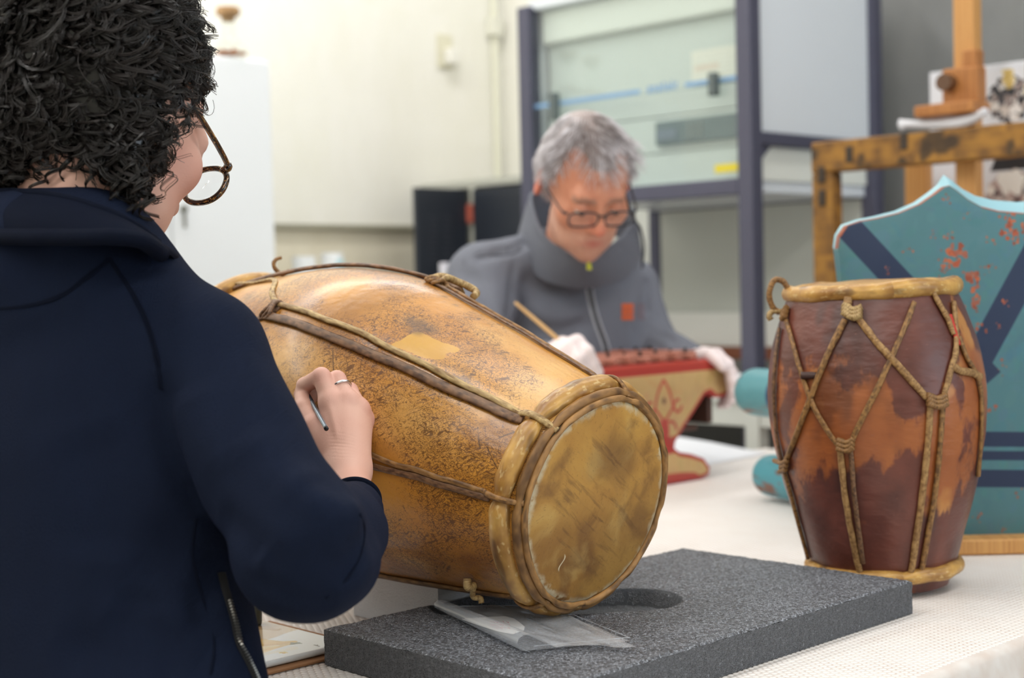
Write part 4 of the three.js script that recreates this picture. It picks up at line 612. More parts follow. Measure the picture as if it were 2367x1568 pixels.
// ------------------------------------------------------------------ teal board with two round rails
{
  const Z = -1.93, o = V(0.62, TABLE + 0.024, Z), t = thing('teal_stand', 'large chipped teal wooden stand with navy stripes and two round rails', 'stand', o);
  const P = (l) => l.map(([x, y]) => { const p = onZ(x, y, Z); return [p.x, p.y]; });
  const top = P([[1936, 575], [1940, 545], [1955, 522], [1990, 510], [2030, 503], [2080, 491], [2125, 472], [2158, 449], [2180, 432], [2196, 428], [2214, 440], [2240, 461], [2270, 477], [2310, 487], [2367, 492], [2430, 487], [2480, 474], [2530, 450], [2552, 430], [2570, 432], [2600, 455], [2640, 475], [2700, 492], [2750, 506], [2790, 530]]);
  const low = P([[2790, 700], [2760, 800], [2760, 1238], [1985, 1245], [1985, 900], [1968, 720], [1945, 650]]), out = [...top, ...low];
  const bx = out.map((p) => p[0]), x0 = Math.min(...bx), x1 = Math.max(...bx), y0 = Math.min(...out.map((p) => p[1])), y1 = Math.max(...out.map((p) => p[1]));
  const map = paint(1024, 1024, (c, w, h) => {
    const Q = (x, y) => { const p = onZ(x, y, Z); return [(p.x - x0) / (x1 - x0) * w, h - (p.y - y0) / (y1 - y0) * h]; }, r = rng(21);
    c.fillStyle = '#4d7982'; c.fillRect(0, 0, w, h);
    for (let i = 0; i < 1400; i++) { c.fillStyle = `rgba(${56 + r() * 36},${104 + r() * 38},${114 + r() * 38},0.16)`; c.beginPath(); c.ellipse(r() * w, r() * h, 4 + r() * 26, 3 + r() * 14, r() * 3, 0, 7); c.fill(); }
    const band = (p, q, k, s = '#20304f') => { c.strokeStyle = s; c.lineWidth = k; c.beginPath(); c.moveTo(...Q(...p)); c.lineTo(...Q(...q)); c.stroke(); };
    const s = w / (onZ(1800, 0, Z).x ? (x1 - x0) : 1) * 0.000568;      // texture pixels per photograph pixel
    band([1930, 492], [2290, 880], 62 * s); band([2480, 428], [2235, 880], 66 * s);
    band([1900, 1014], [2800, 1018], 36 * s); band([1900, 1052], [2800, 1056], 22 * s); band([1900, 1104], [2800, 1110], 42 * s);
    const chip = (x, y, k, n) => { for (let i = 0; i < n; i++) { const a = r() * 6.3, q = r() * k; c.fillStyle = ['#a65238', '#b8603c', '#8e4530', '#9a5a48'][i % 4]; c.beginPath(); const X = x + Math.cos(a) * q, Y = y + Math.sin(a) * q, e = k * (0.06 + r() * 0.16); for (let j = 0; j < 9; j++) { const b = j / 9 * 6.28, m = e * (0.5 + r() * 0.8); j ? c.lineTo(X + Math.cos(b) * m, Y + Math.sin(b) * m * 1.2) : c.moveTo(X + Math.cos(b) * m, Y + Math.sin(b) * m); } c.fill(); } };
    for (const [x, y, k, n] of [[2200, 585, 34, 26], [2245, 645, 30, 24], [2180, 620, 22, 14], [2250, 700, 26, 16], [2285, 620, 18, 8], [2335, 520, 30, 26], [2350, 540, 24, 16], [2200, 550, 16, 7], [2055, 622, 12, 6], [2260, 760, 22, 10], [2305, 760, 12, 5], [2330, 700, 18, 6], [2235, 500, 10, 5], [2300, 940, 20, 5], [2260, 1195, 14, 6], [2320, 1225, 12, 4], [2290, 560, 16, 6], [2160, 540, 12, 5], [2100, 580, 14, 4], [2310, 850, 20, 5], [2350, 1140, 14, 4], [2190, 460, 12, 10]]) { const [X, Y] = Q(x, y); chip(X, Y, k * s * 1.1, n); }
    c.lineJoin = 'round'; for (let i = 0; i + 1 < 25; i++) { c.strokeStyle = r() < 0.8 ? '#9c5238' : '#6c6a60'; c.lineWidth = (3 + r() * 7) * s; const a = top[i], b = top[i + 1], K = (p) => [(p[0] - x0) / (x1 - x0) * w, h - (p[1] - y0) / (y1 - y0) * h]; c.beginPath(); c.moveTo(...K(a)); c.lineTo(...K(b)); c.stroke(); }
  });
  const g = extrude(out, 0.03, { bevel: 0.003 }); { const u = g.attributes.uv, p = g.attributes.position; for (let i = 0; i < u.count; i++) u.setXY(i, (p.getX(i) - x0) / (x1 - x0), (p.getY(i) - y0) / (y1 - y0)); }
  t.add('board', g.translate(0, 0, Z - 0.03), std(WHITE, { map, roughness: 0.42 }));
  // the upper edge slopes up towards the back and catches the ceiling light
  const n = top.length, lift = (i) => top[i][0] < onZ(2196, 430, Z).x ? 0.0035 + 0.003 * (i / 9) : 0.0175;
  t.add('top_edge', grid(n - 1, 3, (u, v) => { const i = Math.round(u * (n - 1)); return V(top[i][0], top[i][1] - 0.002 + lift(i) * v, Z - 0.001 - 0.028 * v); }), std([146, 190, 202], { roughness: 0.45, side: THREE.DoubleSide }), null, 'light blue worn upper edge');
  const railTex = tex(256, 512, (u, v) => { let c = mix3(srgb(102, 160, 168), srgb(80, 138, 148), ring(u, v, 2, 8, 3, 3)); c = mix3(c, srgb(40, 58, 100), sstep(0.2, 0.203, v) * sstep(0.36, 0.357, v)); return mix3(c, srgb(134, 98, 84), sstep(0.6, 0.66, ring(u, v, 2.2, 7, 9, 4))); });
  const plain = tex(256, 512, (u, v) => mix3(mix3(srgb(88, 160, 174), srgb(74, 144, 158), ring(u, v, 2, 8, 3, 3)), srgb(120, 84, 70), sstep(0.66, 0.7, ring(u, v, 2, 9, 14, 4))));
  for (const [x, y, d, r, m] of [[1736, 905, 2.45, 0.0395, railTex], [1773, 1097, 2.44, 0.0345, plain]]) {
    const p = at(x, y, d), e = V(0.63, p.y + 0.0, Z - 0.034), c = e.clone().sub(p), n = c.length(), f = (s) => { const k = s * n; return k < r * 0.9 ? r * Math.sqrt(Math.max(0, 1 - (1 - k / (r * 0.9)) ** 2.4)) : r; };
    t.add('rail', rod(new THREE.LineCurve3(p.addScaledVector(c, -r * 0.4 / n), e), (s) => Math.max(0.0004, f(s)), { seg: 90, rad: 32 }), std(WHITE, { map: m, roughness: 0.4 }));
  }
  const q = onZ(2215, 1292, Z + 0.03), s = thing('wooden_plank', 'orange brown wooden plank under the teal stand', 'plank', V(0.7, TABLE + 0.002, Z));
  s.add('board', box(0.50, 1.02, TABLE + 0.0025, TABLE + 0.0235, Z - 0.11, Z + 0.035, 0.004), matOak);
}
// ------------------------------------------------------------------ palette, cup
{
  const Y = TABLE + 0.012, f0 = toRoom(onY(625, 1531, Y)), f1 = toRoom(onY(744, 1499, Y)), a1 = (f0.z + f1.z) / 2, b1 = f1.x + 0.035, b0 = b1 - 0.27, a0 = toRoom(onY(655, 1414, Y)).z;
  const k = thing('cardboard', 'brown cardboard lying under the white paint palette', 'cardboard', V((b0 + b1) / 2, TABLE + 0.0025, (a0 + a1) / 2), { turned: true });
  k.add('sheet', box(b0 - 0.02, b1 + 0.02, TABLE + 0.0025, TABLE + 0.005, a0, a1 + 0.012, 0.001), std([164, 118, 80], { roughness: 0.8 }));
  const t = thing('paint_palette', 'white paint palette smeared with yellow, brown and green paint', 'palette', V((b0 + b1) / 2, TABLE + 0.0055, (a0 + a1) / 2), { turned: true });
  const map = paint(1024, 640, (c, w, h) => {
    c.fillStyle = '#e9edee'; c.fillRect(0, 0, w, h); const r = rng(31);
    const S = (px, py) => { const p = toRoom(onY(px, py, Y)); return [(p.x - b0) / (b1 - b0) * w, (p.z - a0) / (a1 - a0) * h]; };
    const smear = (P, cols, n, k, al) => { for (let i = 0; i < n; i++) { c.strokeStyle = cols[i % cols.length]; c.globalAlpha = al; c.lineWidth = k * (0.3 + r()); c.lineCap = 'round'; c.beginPath(); P.forEach(([x, y], j) => { const q = S(x + (r() - 0.5) * 9, y + (r() - 0.5) * 5); j ? c.lineTo(...q) : c.moveTo(...q); }); c.stroke(); } c.globalAlpha = 1; };
    const pool = (P, s, al) => { for (let k = 0; k < 5; k++) { c.globalAlpha = al; c.fillStyle = s[k % s.length]; c.beginPath(); P.forEach(([x, y], j) => { const q = S(x + (r() - 0.5) * 14, y + (r() - 0.5) * 7); j ? c.lineTo(...q) : c.moveTo(...q); }); c.fill(); } c.globalAlpha = 1; };
    pool([[550, 1424], [610, 1422], [650, 1432], [706, 1447], [664, 1460], [628, 1474], [550, 1500]], ['#dcc7a6', '#cdb088', '#e3d3b8'], 0.5); pool([[550, 1492], [610, 1480], [655, 1483], [676, 1487], [648, 1496], [610, 1510], [550, 1522]], ['#e6c47c', '#dcb05c', '#efd79c'], 0.5);
    smear([[560, 1440], [620, 1432], [660, 1440], [690, 1448]], ['#d8c4a4', '#b89468', '#e2d4bc', '#c9ab80'], 34, 46, 0.5); smear([[560, 1455], [610, 1452], [640, 1456]], ['#c8a478', '#e0cfb4', '#a98452'], 16, 26, 0.5);
    smear([[590, 1420], [630, 1428], [665, 1434]], ['#8a8458', '#5e5a38', '#b8a878'], 10, 9, 0.8); smear([[655, 1436], [690, 1448], [740, 1452]], ['#5fa08c', '#7ab8a4'], 9, 12, 0.8);
    smear([[595, 1490], [640, 1488], [676, 1486]], ['#e2b860', '#ecd08c', '#d0a048'], 22, 30, 0.6); smear([[600, 1500], [640, 1494]], ['#e8c876', '#f0dca8'], 12, 16, 0.6);
    smear([[676, 1488], [692, 1487]], ['#56603a', '#3e4a2c'], 7, 14, 0.9); smear([[645, 1508], [660, 1509]], ['#e6c828', '#c89a20'], 5, 12, 0.9); smear([[610, 1514], [680, 1500]], ['#f4f4ee', '#e4dcc4'], 6, 30, 0.35); smear([[730, 1492], [737, 1493]], ['#28302c'], 3, 7, 0.9);
  });
  const g = box(b0, b1, TABLE + 0.0055, Y, a0, a1, 0.004), u = g.attributes.uv, p = g.attributes.position, n = g.attributes.normal; for (let i = 0; i < u.count; i++) u.setXY(i, n.getY(i) > 0.5 ? (p.getX(i) - b0) / (b1 - b0) : 0.98, n.getY(i) > 0.5 ? 1 - (p.getZ(i) - a0) / (a1 - a0) : 0.02);
  t.add('plate', g, phys(WHITE, { map, roughness: 0.25, clearcoat: 0.5 }));
  const q = onY(584, 1446, Y), c = thing('paint_cup', 'small dark paint cup on the palette', 'cup', q);
  c.add('wall', lathe([[0, 0.0005], [0.0092, 0.0005], [0.0100, 0.003], [0.0108, 0.022], [0.0102, 0.0225], [0.0094, 0.020], [0.0088, 0.004], [0, 0.004]], 36).translate(q.x, q.y, q.z), std([58, 60, 48], { roughness: 0.4 }));
  c.add('rim', new THREE.TorusGeometry(0.0106, 0.0009, 10, 40).rotateX(Math.PI / 2).translate(q.x, q.y + 0.0222, q.z), std([80, 82, 66], { roughness: 0.35 }));
}
// ------------------------------------------------------------------ clear bag with a paper scrap, on the pad
{
  const Y = PADY + 0.0015, c00 = onY(1002, 1412, Y), c10 = onY(1275, 1409, Y), c11 = onY(1456, 1484, Y), c01 = onY(1194, 1508, Y), ctr = c00.clone().add(c11).multiplyScalar(0.5);
  const t = thing('plastic_bag', 'clear plastic bag folded over at one edge on the foam pad', 'bag', ctr);
  const flat = (u, v) => c00.clone().lerp(c10, u).lerp(c01.clone().lerp(c11, u), v);
  const ex = c10.clone().sub(c00).normalize();
  const film = (h, w) => grid(70, 60, (u, v) => {
    const p = flat(0, v), rr = 0.0055 + 0.0025 * v, s = (u - 0.0) * 0.30;               // the near-left edge is rolled over on itself
    const L = 0.036; let x, y;
    if (s < L) { const a = s / L * 4.4; x = rr * 1.5 - Math.sin(a) * rr * 1.4 - 0.0; y = rr - Math.cos(a) * rr; } else { const k = (s - L) / (0.30 - L), a = 4.4, ys = rr - Math.cos(a) * rr, xs = rr * 1.5 - Math.sin(a) * rr * 1.4; const len = flat(1, v).distanceTo(p); x = lerp(xs, len, k); y = lerp(ys, h, sstep(0, 0.16, k)) + w * (fbm(k * 5 + 2, v * 4, 3 + w * 100, 3) - 0.35) * sstep(0.05, 0.3, k) * sstep(1, 0.9, k); }
    return p.clone().addScaledVector(ex, x).add(V(0, Math.max(0.0002, y), 0));
  });
  const fm = phys([228, 235, 244], { transparent: true, opacity: 0.4, clearcoat: 1, clearcoatRoughness: 0.12, roughness: 0.25, ior: 1.5, side: THREE.DoubleSide });
  t.add('upper_film', film(0.0034, 0.006), fm);
  t.add('lower_film', grid(20, 20, (u, v) => flat(0.05 + u * 0.95, v).add(V(0, 0.0004 + 0.0008 * noise(u * 5, v * 5), 0))), fm);
  const edge = (f) => rod([...Array(24)].map((_, i) => f(i / 23)), 0.0004, { rad: 6, seg: 60 }), em = phys([226, 232, 240], { transparent: true, opacity: 0.35, roughness: 0.2 });
  for (const f of [(s) => flat(1, s).add(V(0, 0.0036, 0)), (s) => flat(0.12 + 0.88 * s, 0).add(V(0, 0.0042, 0)), (s) => flat(0.15 + 0.85 * s, 1).add(V(0, 0.004, 0))]) t.add('sealed_edge', edge(f), em);
  const pts = [[1068, 1431], [1104, 1428], [1138, 1426], [1168, 1425], [1188, 1430], [1200, 1438], [1213, 1449], [1211, 1457], [1184, 1466], [1150, 1459], [1112, 1447], [1086, 1438]].map(([x, y]) => onY(x, y, Y + 0.0022));
  const s = thing('paper_scrap', 'torn white paper scrap with faint red writing inside the clear bag', 'paper', pts[0].clone());
  const X0 = Math.min(...pts.map((p) => p.x)), X1 = Math.max(...pts.map((p) => p.x)), Z0 = Math.min(...pts.map((p) => p.z)), Z1 = Math.max(...pts.map((p) => p.z));
  const g = extrude(pts.map((p) => [p.x, -p.z]), 0.0005, { bevel: 0 }); g.rotateX(-Math.PI / 2);
  const map = paint(512, 512, (c, w, h) => { c.fillStyle = '#f6f5f2'; c.fillRect(0, 0, w, h); c.strokeStyle = 'rgba(216,96,116,0.6)'; const r = rng(3); const S = (x, y) => { const p = onY(x, y, Y + 0.0022); return [(p.x - X0) / (X1 - X0) * w, (p.z - Z0) / (Z1 - Z0) * h]; }; for (const [x0, x1, y] of [[1128, 1176, 1439], [1134, 1182, 1446], [1144, 1176, 1452]]) { for (let x = x0; x < x1; x += 6) { c.lineWidth = 4 + 4 * r(); c.beginPath(); c.moveTo(...S(x, y - 3 * r())); c.lineTo(...S(x + 3 + 4 * r(), y + 4 * (r() - 0.3))); if (r() < 0.6) c.lineTo(...S(x + 5, y - 4 * r())); c.stroke(); } } });
  { const u = g.attributes.uv, p = g.attributes.position; for (let i = 0; i < u.count; i++) u.setXY(i, (p.getX(i) - X0) / (X1 - X0), 1 - (p.getZ(i) - Z0) / (Z1 - Z0)); }
  s.add('sheet', g.translate(0, Y + 0.0016, 0), std(WHITE, { map, roughness: 0.8 }));
}
// ------------------------------------------------------------------ people
const colored = (g, fn) => { const p = g.attributes.position, n = g.attributes.normal, c = new Float32Array(p.count * 3); for (let i = 0; i < p.count; i++) { const k = fn(V(p.getX(i), p.getY(i), p.getZ(i)), V(n.getX(i), n.getY(i), n.getZ(i))); c.set(k, i * 3); } g.setAttribute('color', new THREE.BufferAttribute(c, 3)); return g; };
function frameOf(c, F, s = 1) {                          // local x to the person's left, y up the head, z the way the face looks
  const z = F.clone().normalize(), y = V(0, 1, 0).addScaledVector(z, -z.y).normalize(), x = y.clone().cross(z);
  return { c, x, y, z, s, out: (a, b, d) => c.clone().addScaledVector(x, a * s).addScaledVector(y, b * s).addScaledVector(z, d * s), in: (p) => { const q = p.clone().sub(c); return V(q.dot(x) / s, q.dot(y) / s, q.dot(z) / s); }, tilt(a) { x.applyAxisAngle(z, a); y.applyAxisAngle(z, a); return this; } };
}
const inFrame = (f, fr) => (X, Y, Z) => { const a = X - fr.c.x, b = Y - fr.c.y, d = Z - fr.c.z, s = fr.s; return f((a * fr.x.x + b * fr.x.y + d * fr.x.z) / s, (a * fr.y.x + b * fr.y.y + d * fr.y.z) / s, (a * fr.z.x + b * fr.z.y + d * fr.z.z) / s) * s; };
const cranium = ell(V(0, 0.035, -0.012), [0.0745, 0.089, 0.098]);
function headField({ soft = 0, chin = 1, neck = V(0, -0.16, -0.045), neckR = 0.055 } = {}) {
  const base = union(0.03, cranium, ell(V(0, -0.028, 0.036), [0.061, 0.086, 0.06]), ell(V(0, -0.078, 0.044), [0.047 - soft * 0.002, 0.037, 0.046]));
  const skull = union(0.018, base, ball(V(0, -0.102, 0.072), 0.019 * chin), cap(V(-0.034, 0.022, 0.083), V(0.034, 0.022, 0.083), 0.013), ball(V(0.044, -0.022, 0.062), 0.022), ball(V(-0.044, -0.022, 0.062), 0.022), cap(V(0, -0.075, -0.012), neck, 0.05, neckR));
  const sockets = carve(0.012, skull, union(0.004, ball(V(0.032, 0.003, 0.104), 0.015), ball(V(-0.032, 0.003, 0.104), 0.015)));
  const face = union(0.007, sockets, ball(V(0.032, 0.003, 0.084), 0.0128), ball(V(-0.032, 0.003, 0.084), 0.0128), cap(V(0, 0.014, 0.094), V(0, -0.03, 0.113), 0.0075, 0.0115), ball(V(0.0115, -0.035, 0.101), 0.008), ball(V(-0.0115, -0.035, 0.101), 0.008));
  const lips = union(0.004, face, cap(V(-0.019, -0.0635, 0.0905), V(0.019, -0.0635, 0.0905), 0.006), cap(V(-0.017, -0.073, 0.0895), V(0.017, -0.073, 0.0895), 0.0065));
  const mouth = carve(0.002, lips, cap(V(-0.02, -0.068, 0.098), V(0.02, -0.068, 0.098), 0.0018));
  const ear = (sx) => { const q = new THREE.Quaternion().setFromEuler(new THREE.Euler(0.25, sx * 0.45, 0)); return carve(0.005, ell(V(sx * 0.081, -0.002, -0.014), [0.0085, 0.032, 0.019], q), ell(V(sx * 0.0905, 0.002, -0.009), [0.007, 0.02, 0.011], q)); };
  return union(0.006, mouth, ear(1), ear(-1));
}
// an oval trunk that changes with height: rows of [y, cx, cz, half width, half depth], the width along ax
function trunk(rows, ax, top) {
  const fz = V(0, 1, 0).cross(ax).normalize(), col_ = (k) => { const K = rows.map((r) => r[0]), R = rows.map((r) => r[k]); return hermite(K, R); }, cx = col_(1), cz = col_(2), wa = col_(3), wb = col_(4), y0 = rows[0][0], y1 = rows[rows.length - 1][0];
  return (x, y, z) => { const yy = clamp(y, y0, y1), px = x - cx(yy), pz = z - cz(yy), u = px * ax.x + pz * ax.z, w = px * fz.x + pz * fz.z, a = wa(yy), b = wb(yy), k = Math.sqrt((u / a) ** 2 + (w / b) ** 2), g = Math.sqrt((u / a / a) ** 2 + (w / b / b) ** 2) || 1e-6, d = k * (k - 1) / g || -Math.min(a, b); return y > y1 ? smax(d, y - y1, top) : y < y0 ? Math.max(d, y0 - y) : smax(d, y - y1, top); };
}
// cloth folds: grooves (amount > 0) and ridges along lines, only near the surface
function folded(f, list, extra = null) {
  const seg = []; for (const [pts, w, a] of list) for (let i = 0; i + 1 < pts.length; i++) seg.push([pts[i], pts[i + 1], w, a, i, pts.length - 1]);
  const groups = list.map(([pts, w, a]) => { const b = new THREE.Box3().setFromPoints(pts).expandByScalar(w * 3); return { b, pts, w, a }; });
  return (x, y, z) => { let d = f(x, y, z); if (d > 0.03 || d < -0.03) return d;
    for (const g of groups) { if (x < g.b.min.x || x > g.b.max.x || y < g.b.min.y || y > g.b.max.y || z < g.b.min.z || z > g.b.max.z) continue; let m = 9, sAt = 0; const n = g.pts.length - 1;
      for (let i = 0; i < n; i++) { const A = g.pts[i], B = g.pts[i + 1], bx = B.x - A.x, by = B.y - A.y, bz = B.z - A.z, t = clamp(((x - A.x) * bx + (y - A.y) * by + (z - A.z) * bz) / (bx * bx + by * by + bz * bz)), q = Math.hypot(x - A.x - bx * t, y - A.y - by * t, z - A.z - bz * t); if (q < m) { m = q; sAt = (i + t) / n; } }
      d += g.a * Math.exp(-((m / g.w) ** 2)) * Math.min(1, 5 * sAt + 0.1, 5 * (1 - sAt) + 0.1); }
    return extra ? d + extra(x, y, z) : d; };
}
function finger(J, R) { const L = []; for (let i = 0; i + 1 < J.length; i++) L.push(cap(J[i], J[i + 1], R[i], R[i + 1])); return union(0.003, ...L); }
const bounds = (pts, m) => { const b = new THREE.Box3().setFromPoints(pts).expandByScalar(m); return [b.min, b.max]; };
const J = (l) => l.map(([x, y, d]) => at(x, y, d));
const skinTexBump = tex(512, 512, (u, v) => 0.6 * ring(u, v, 30, 90, 4, 3) + 0.4 * ring(u, v, 80, 240, 6, 2), { color: false });
const matSkin = (c) => phys(c || WHITE, { vertexColors: true, roughness: 0.5, sheen: 0.1, sheenRoughness: 0.5, sheenColor: col(220, 150, 130), bumpMap: rep(skinTexBump, 8, 8), bumpScale: 0.00022 });
const clothBump = tex(512, 512, (u, v) => 0.5 * ring(u, v, 70, 200, 3, 2) + 0.5 * ring(u, v, 20, 60, 5, 3), { color: false });
// glasses in the head's own frame
function glasses(t, fr, parent, { w, h, z, y, r, thick, temple, rimMat, round }) {
  const g = new THREE.Group(); const mk = (f, seg = 48) => rod([...Array(seg)].map((_, i) => f(i / seg * 6.28318)), thick, { closed: true, seg: seg * 2, rad: 10, wob: 0 });
  const P = (a, b, d) => fr.out(a, b, d), e = (sx, a, k = 1) => { const c = Math.cos(a), s = Math.sin(a), q = round; return P(sx * r + k * w * Math.sign(c) * Math.abs(c) ** q, y + k * h * Math.sign(s) * Math.abs(s) ** q * (s > 0 ? 0.92 : 1) , z - 0.09 * Math.abs(sx * r + w * c) ** 1.3); };
  const m = t.add('glasses', merge([mk((a) => e(1, a)), mk((a) => e(-1, a)), rod([e(1, 2.75), P(0, y + h * 0.55, z + 0.004), e(-1, 0.39)], thick * 0.9, { rad: 10 })]), rimMat, parent);
  for (const sx of [1, -1]) {
    t.add('temple_arm', rod([P(sx * (r + w * 0.98), y + h * 0.42, z - 0.011), P(sx * (r + w + 0.006), y + h * 0.48, z - 0.013), P(sx * (r + w + 0.009), y + h * 0.5, z - 0.02), P(sx * (0.5 * (r + w + 0.009) + 0.0402), y + h * 0.5 + 0.003, z - 0.055), P(sx * 0.0815, y + h * 0.5 + 0.006, 0.0), P(sx * 0.0815, y + h * 0.5 + 0.002, -0.018), P(sx * 0.08, y - 0.012, -0.034)], (s) => temple * (s < 0.3 ? 1.25 : 0.85), { rad: 10, seg: 60, flat: 0.9 }), rimMat, m);
    const lens = grid(30, 8, (u, v) => { const p = e(sx, u * 6.28318, v); return p; });
    t.add('lens', lens, matLens, m);
  }
  return m;
}
const matLens = phys([252, 253, 253], { transmission: 1, thickness: 0, roughness: 0.02, ior: 1.45, side: THREE.DoubleSide });
// many thin strands as one mesh: each strand a list of points with a thin three-sided section
class Strands {
  constructor() { this.P = []; this.N = []; this.C = []; this.I = []; }
  add(pts, r0, r1, c) {
    const n = pts.length, b = this.P.length / 3; let e = Math.abs(pts[1].y - pts[0].y) > Math.abs(pts[1].x - pts[0].x) ? V(1, 0, 0) : V(0, 1, 0);
    for (let i = 0; i < n; i++) {
      const t = pts[Math.min(i + 1, n - 1)].clone().sub(pts[Math.max(i - 1, 0)]).normalize(); e = e.clone().addScaledVector(t, -e.dot(t)).normalize(); const f = t.clone().cross(e), r = lerp(r0, r1, i / (n - 1)), p = pts[i];
      for (let k = 0; k < 3; k++) { const a = k * 2.0944, ca = Math.cos(a), sa = Math.sin(a), x = e.x * ca + f.x * sa, y = e.y * ca + f.y * sa, z = e.z * ca + f.z * sa; this.P.push(p.x + x * r, p.y + y * r, p.z + z * r); this.N.push(x, y, z); this.C.push(c[0], c[1], c[2]); }
      if (i) for (let k = 0; k < 3; k++) { const q = b + (i - 1) * 3 + k, w = b + (i - 1) * 3 + (k + 1) % 3; this.I.push(q, w, q + 3, q + 3, w, w + 3); }
    }
  }
  build(also) { if (also) { const o = this.P.length / 3, p = also.attributes.position, n = also.attributes.normal, ix = also.index.array, c = also.userData.c; for (let i = 0; i < p.count; i++) { this.P.push(p.getX(i), p.getY(i), p.getZ(i)); this.N.push(n.getX(i), n.getY(i), n.getZ(i)); this.C.push(...c); } for (const i of ix) this.I.push(i + o); }
    const g = new THREE.BufferGeometry(); g.setAttribute('position', new THREE.Float32BufferAttribute(this.P, 3)); g.setAttribute('normal', new THREE.Float32BufferAttribute(this.N, 3)); g.setAttribute('color', new THREE.Float32BufferAttribute(this.C, 3)); g.setIndex(this.I); return g; }
}
const join = (list) => mergeGeometries(list.map((g) => { const q = g.toNonIndexed(); for (const k of Object.keys(q.attributes)) if (!['position', 'normal', 'uv', 'color'].includes(k)) q.deleteAttribute(k); return q; }));

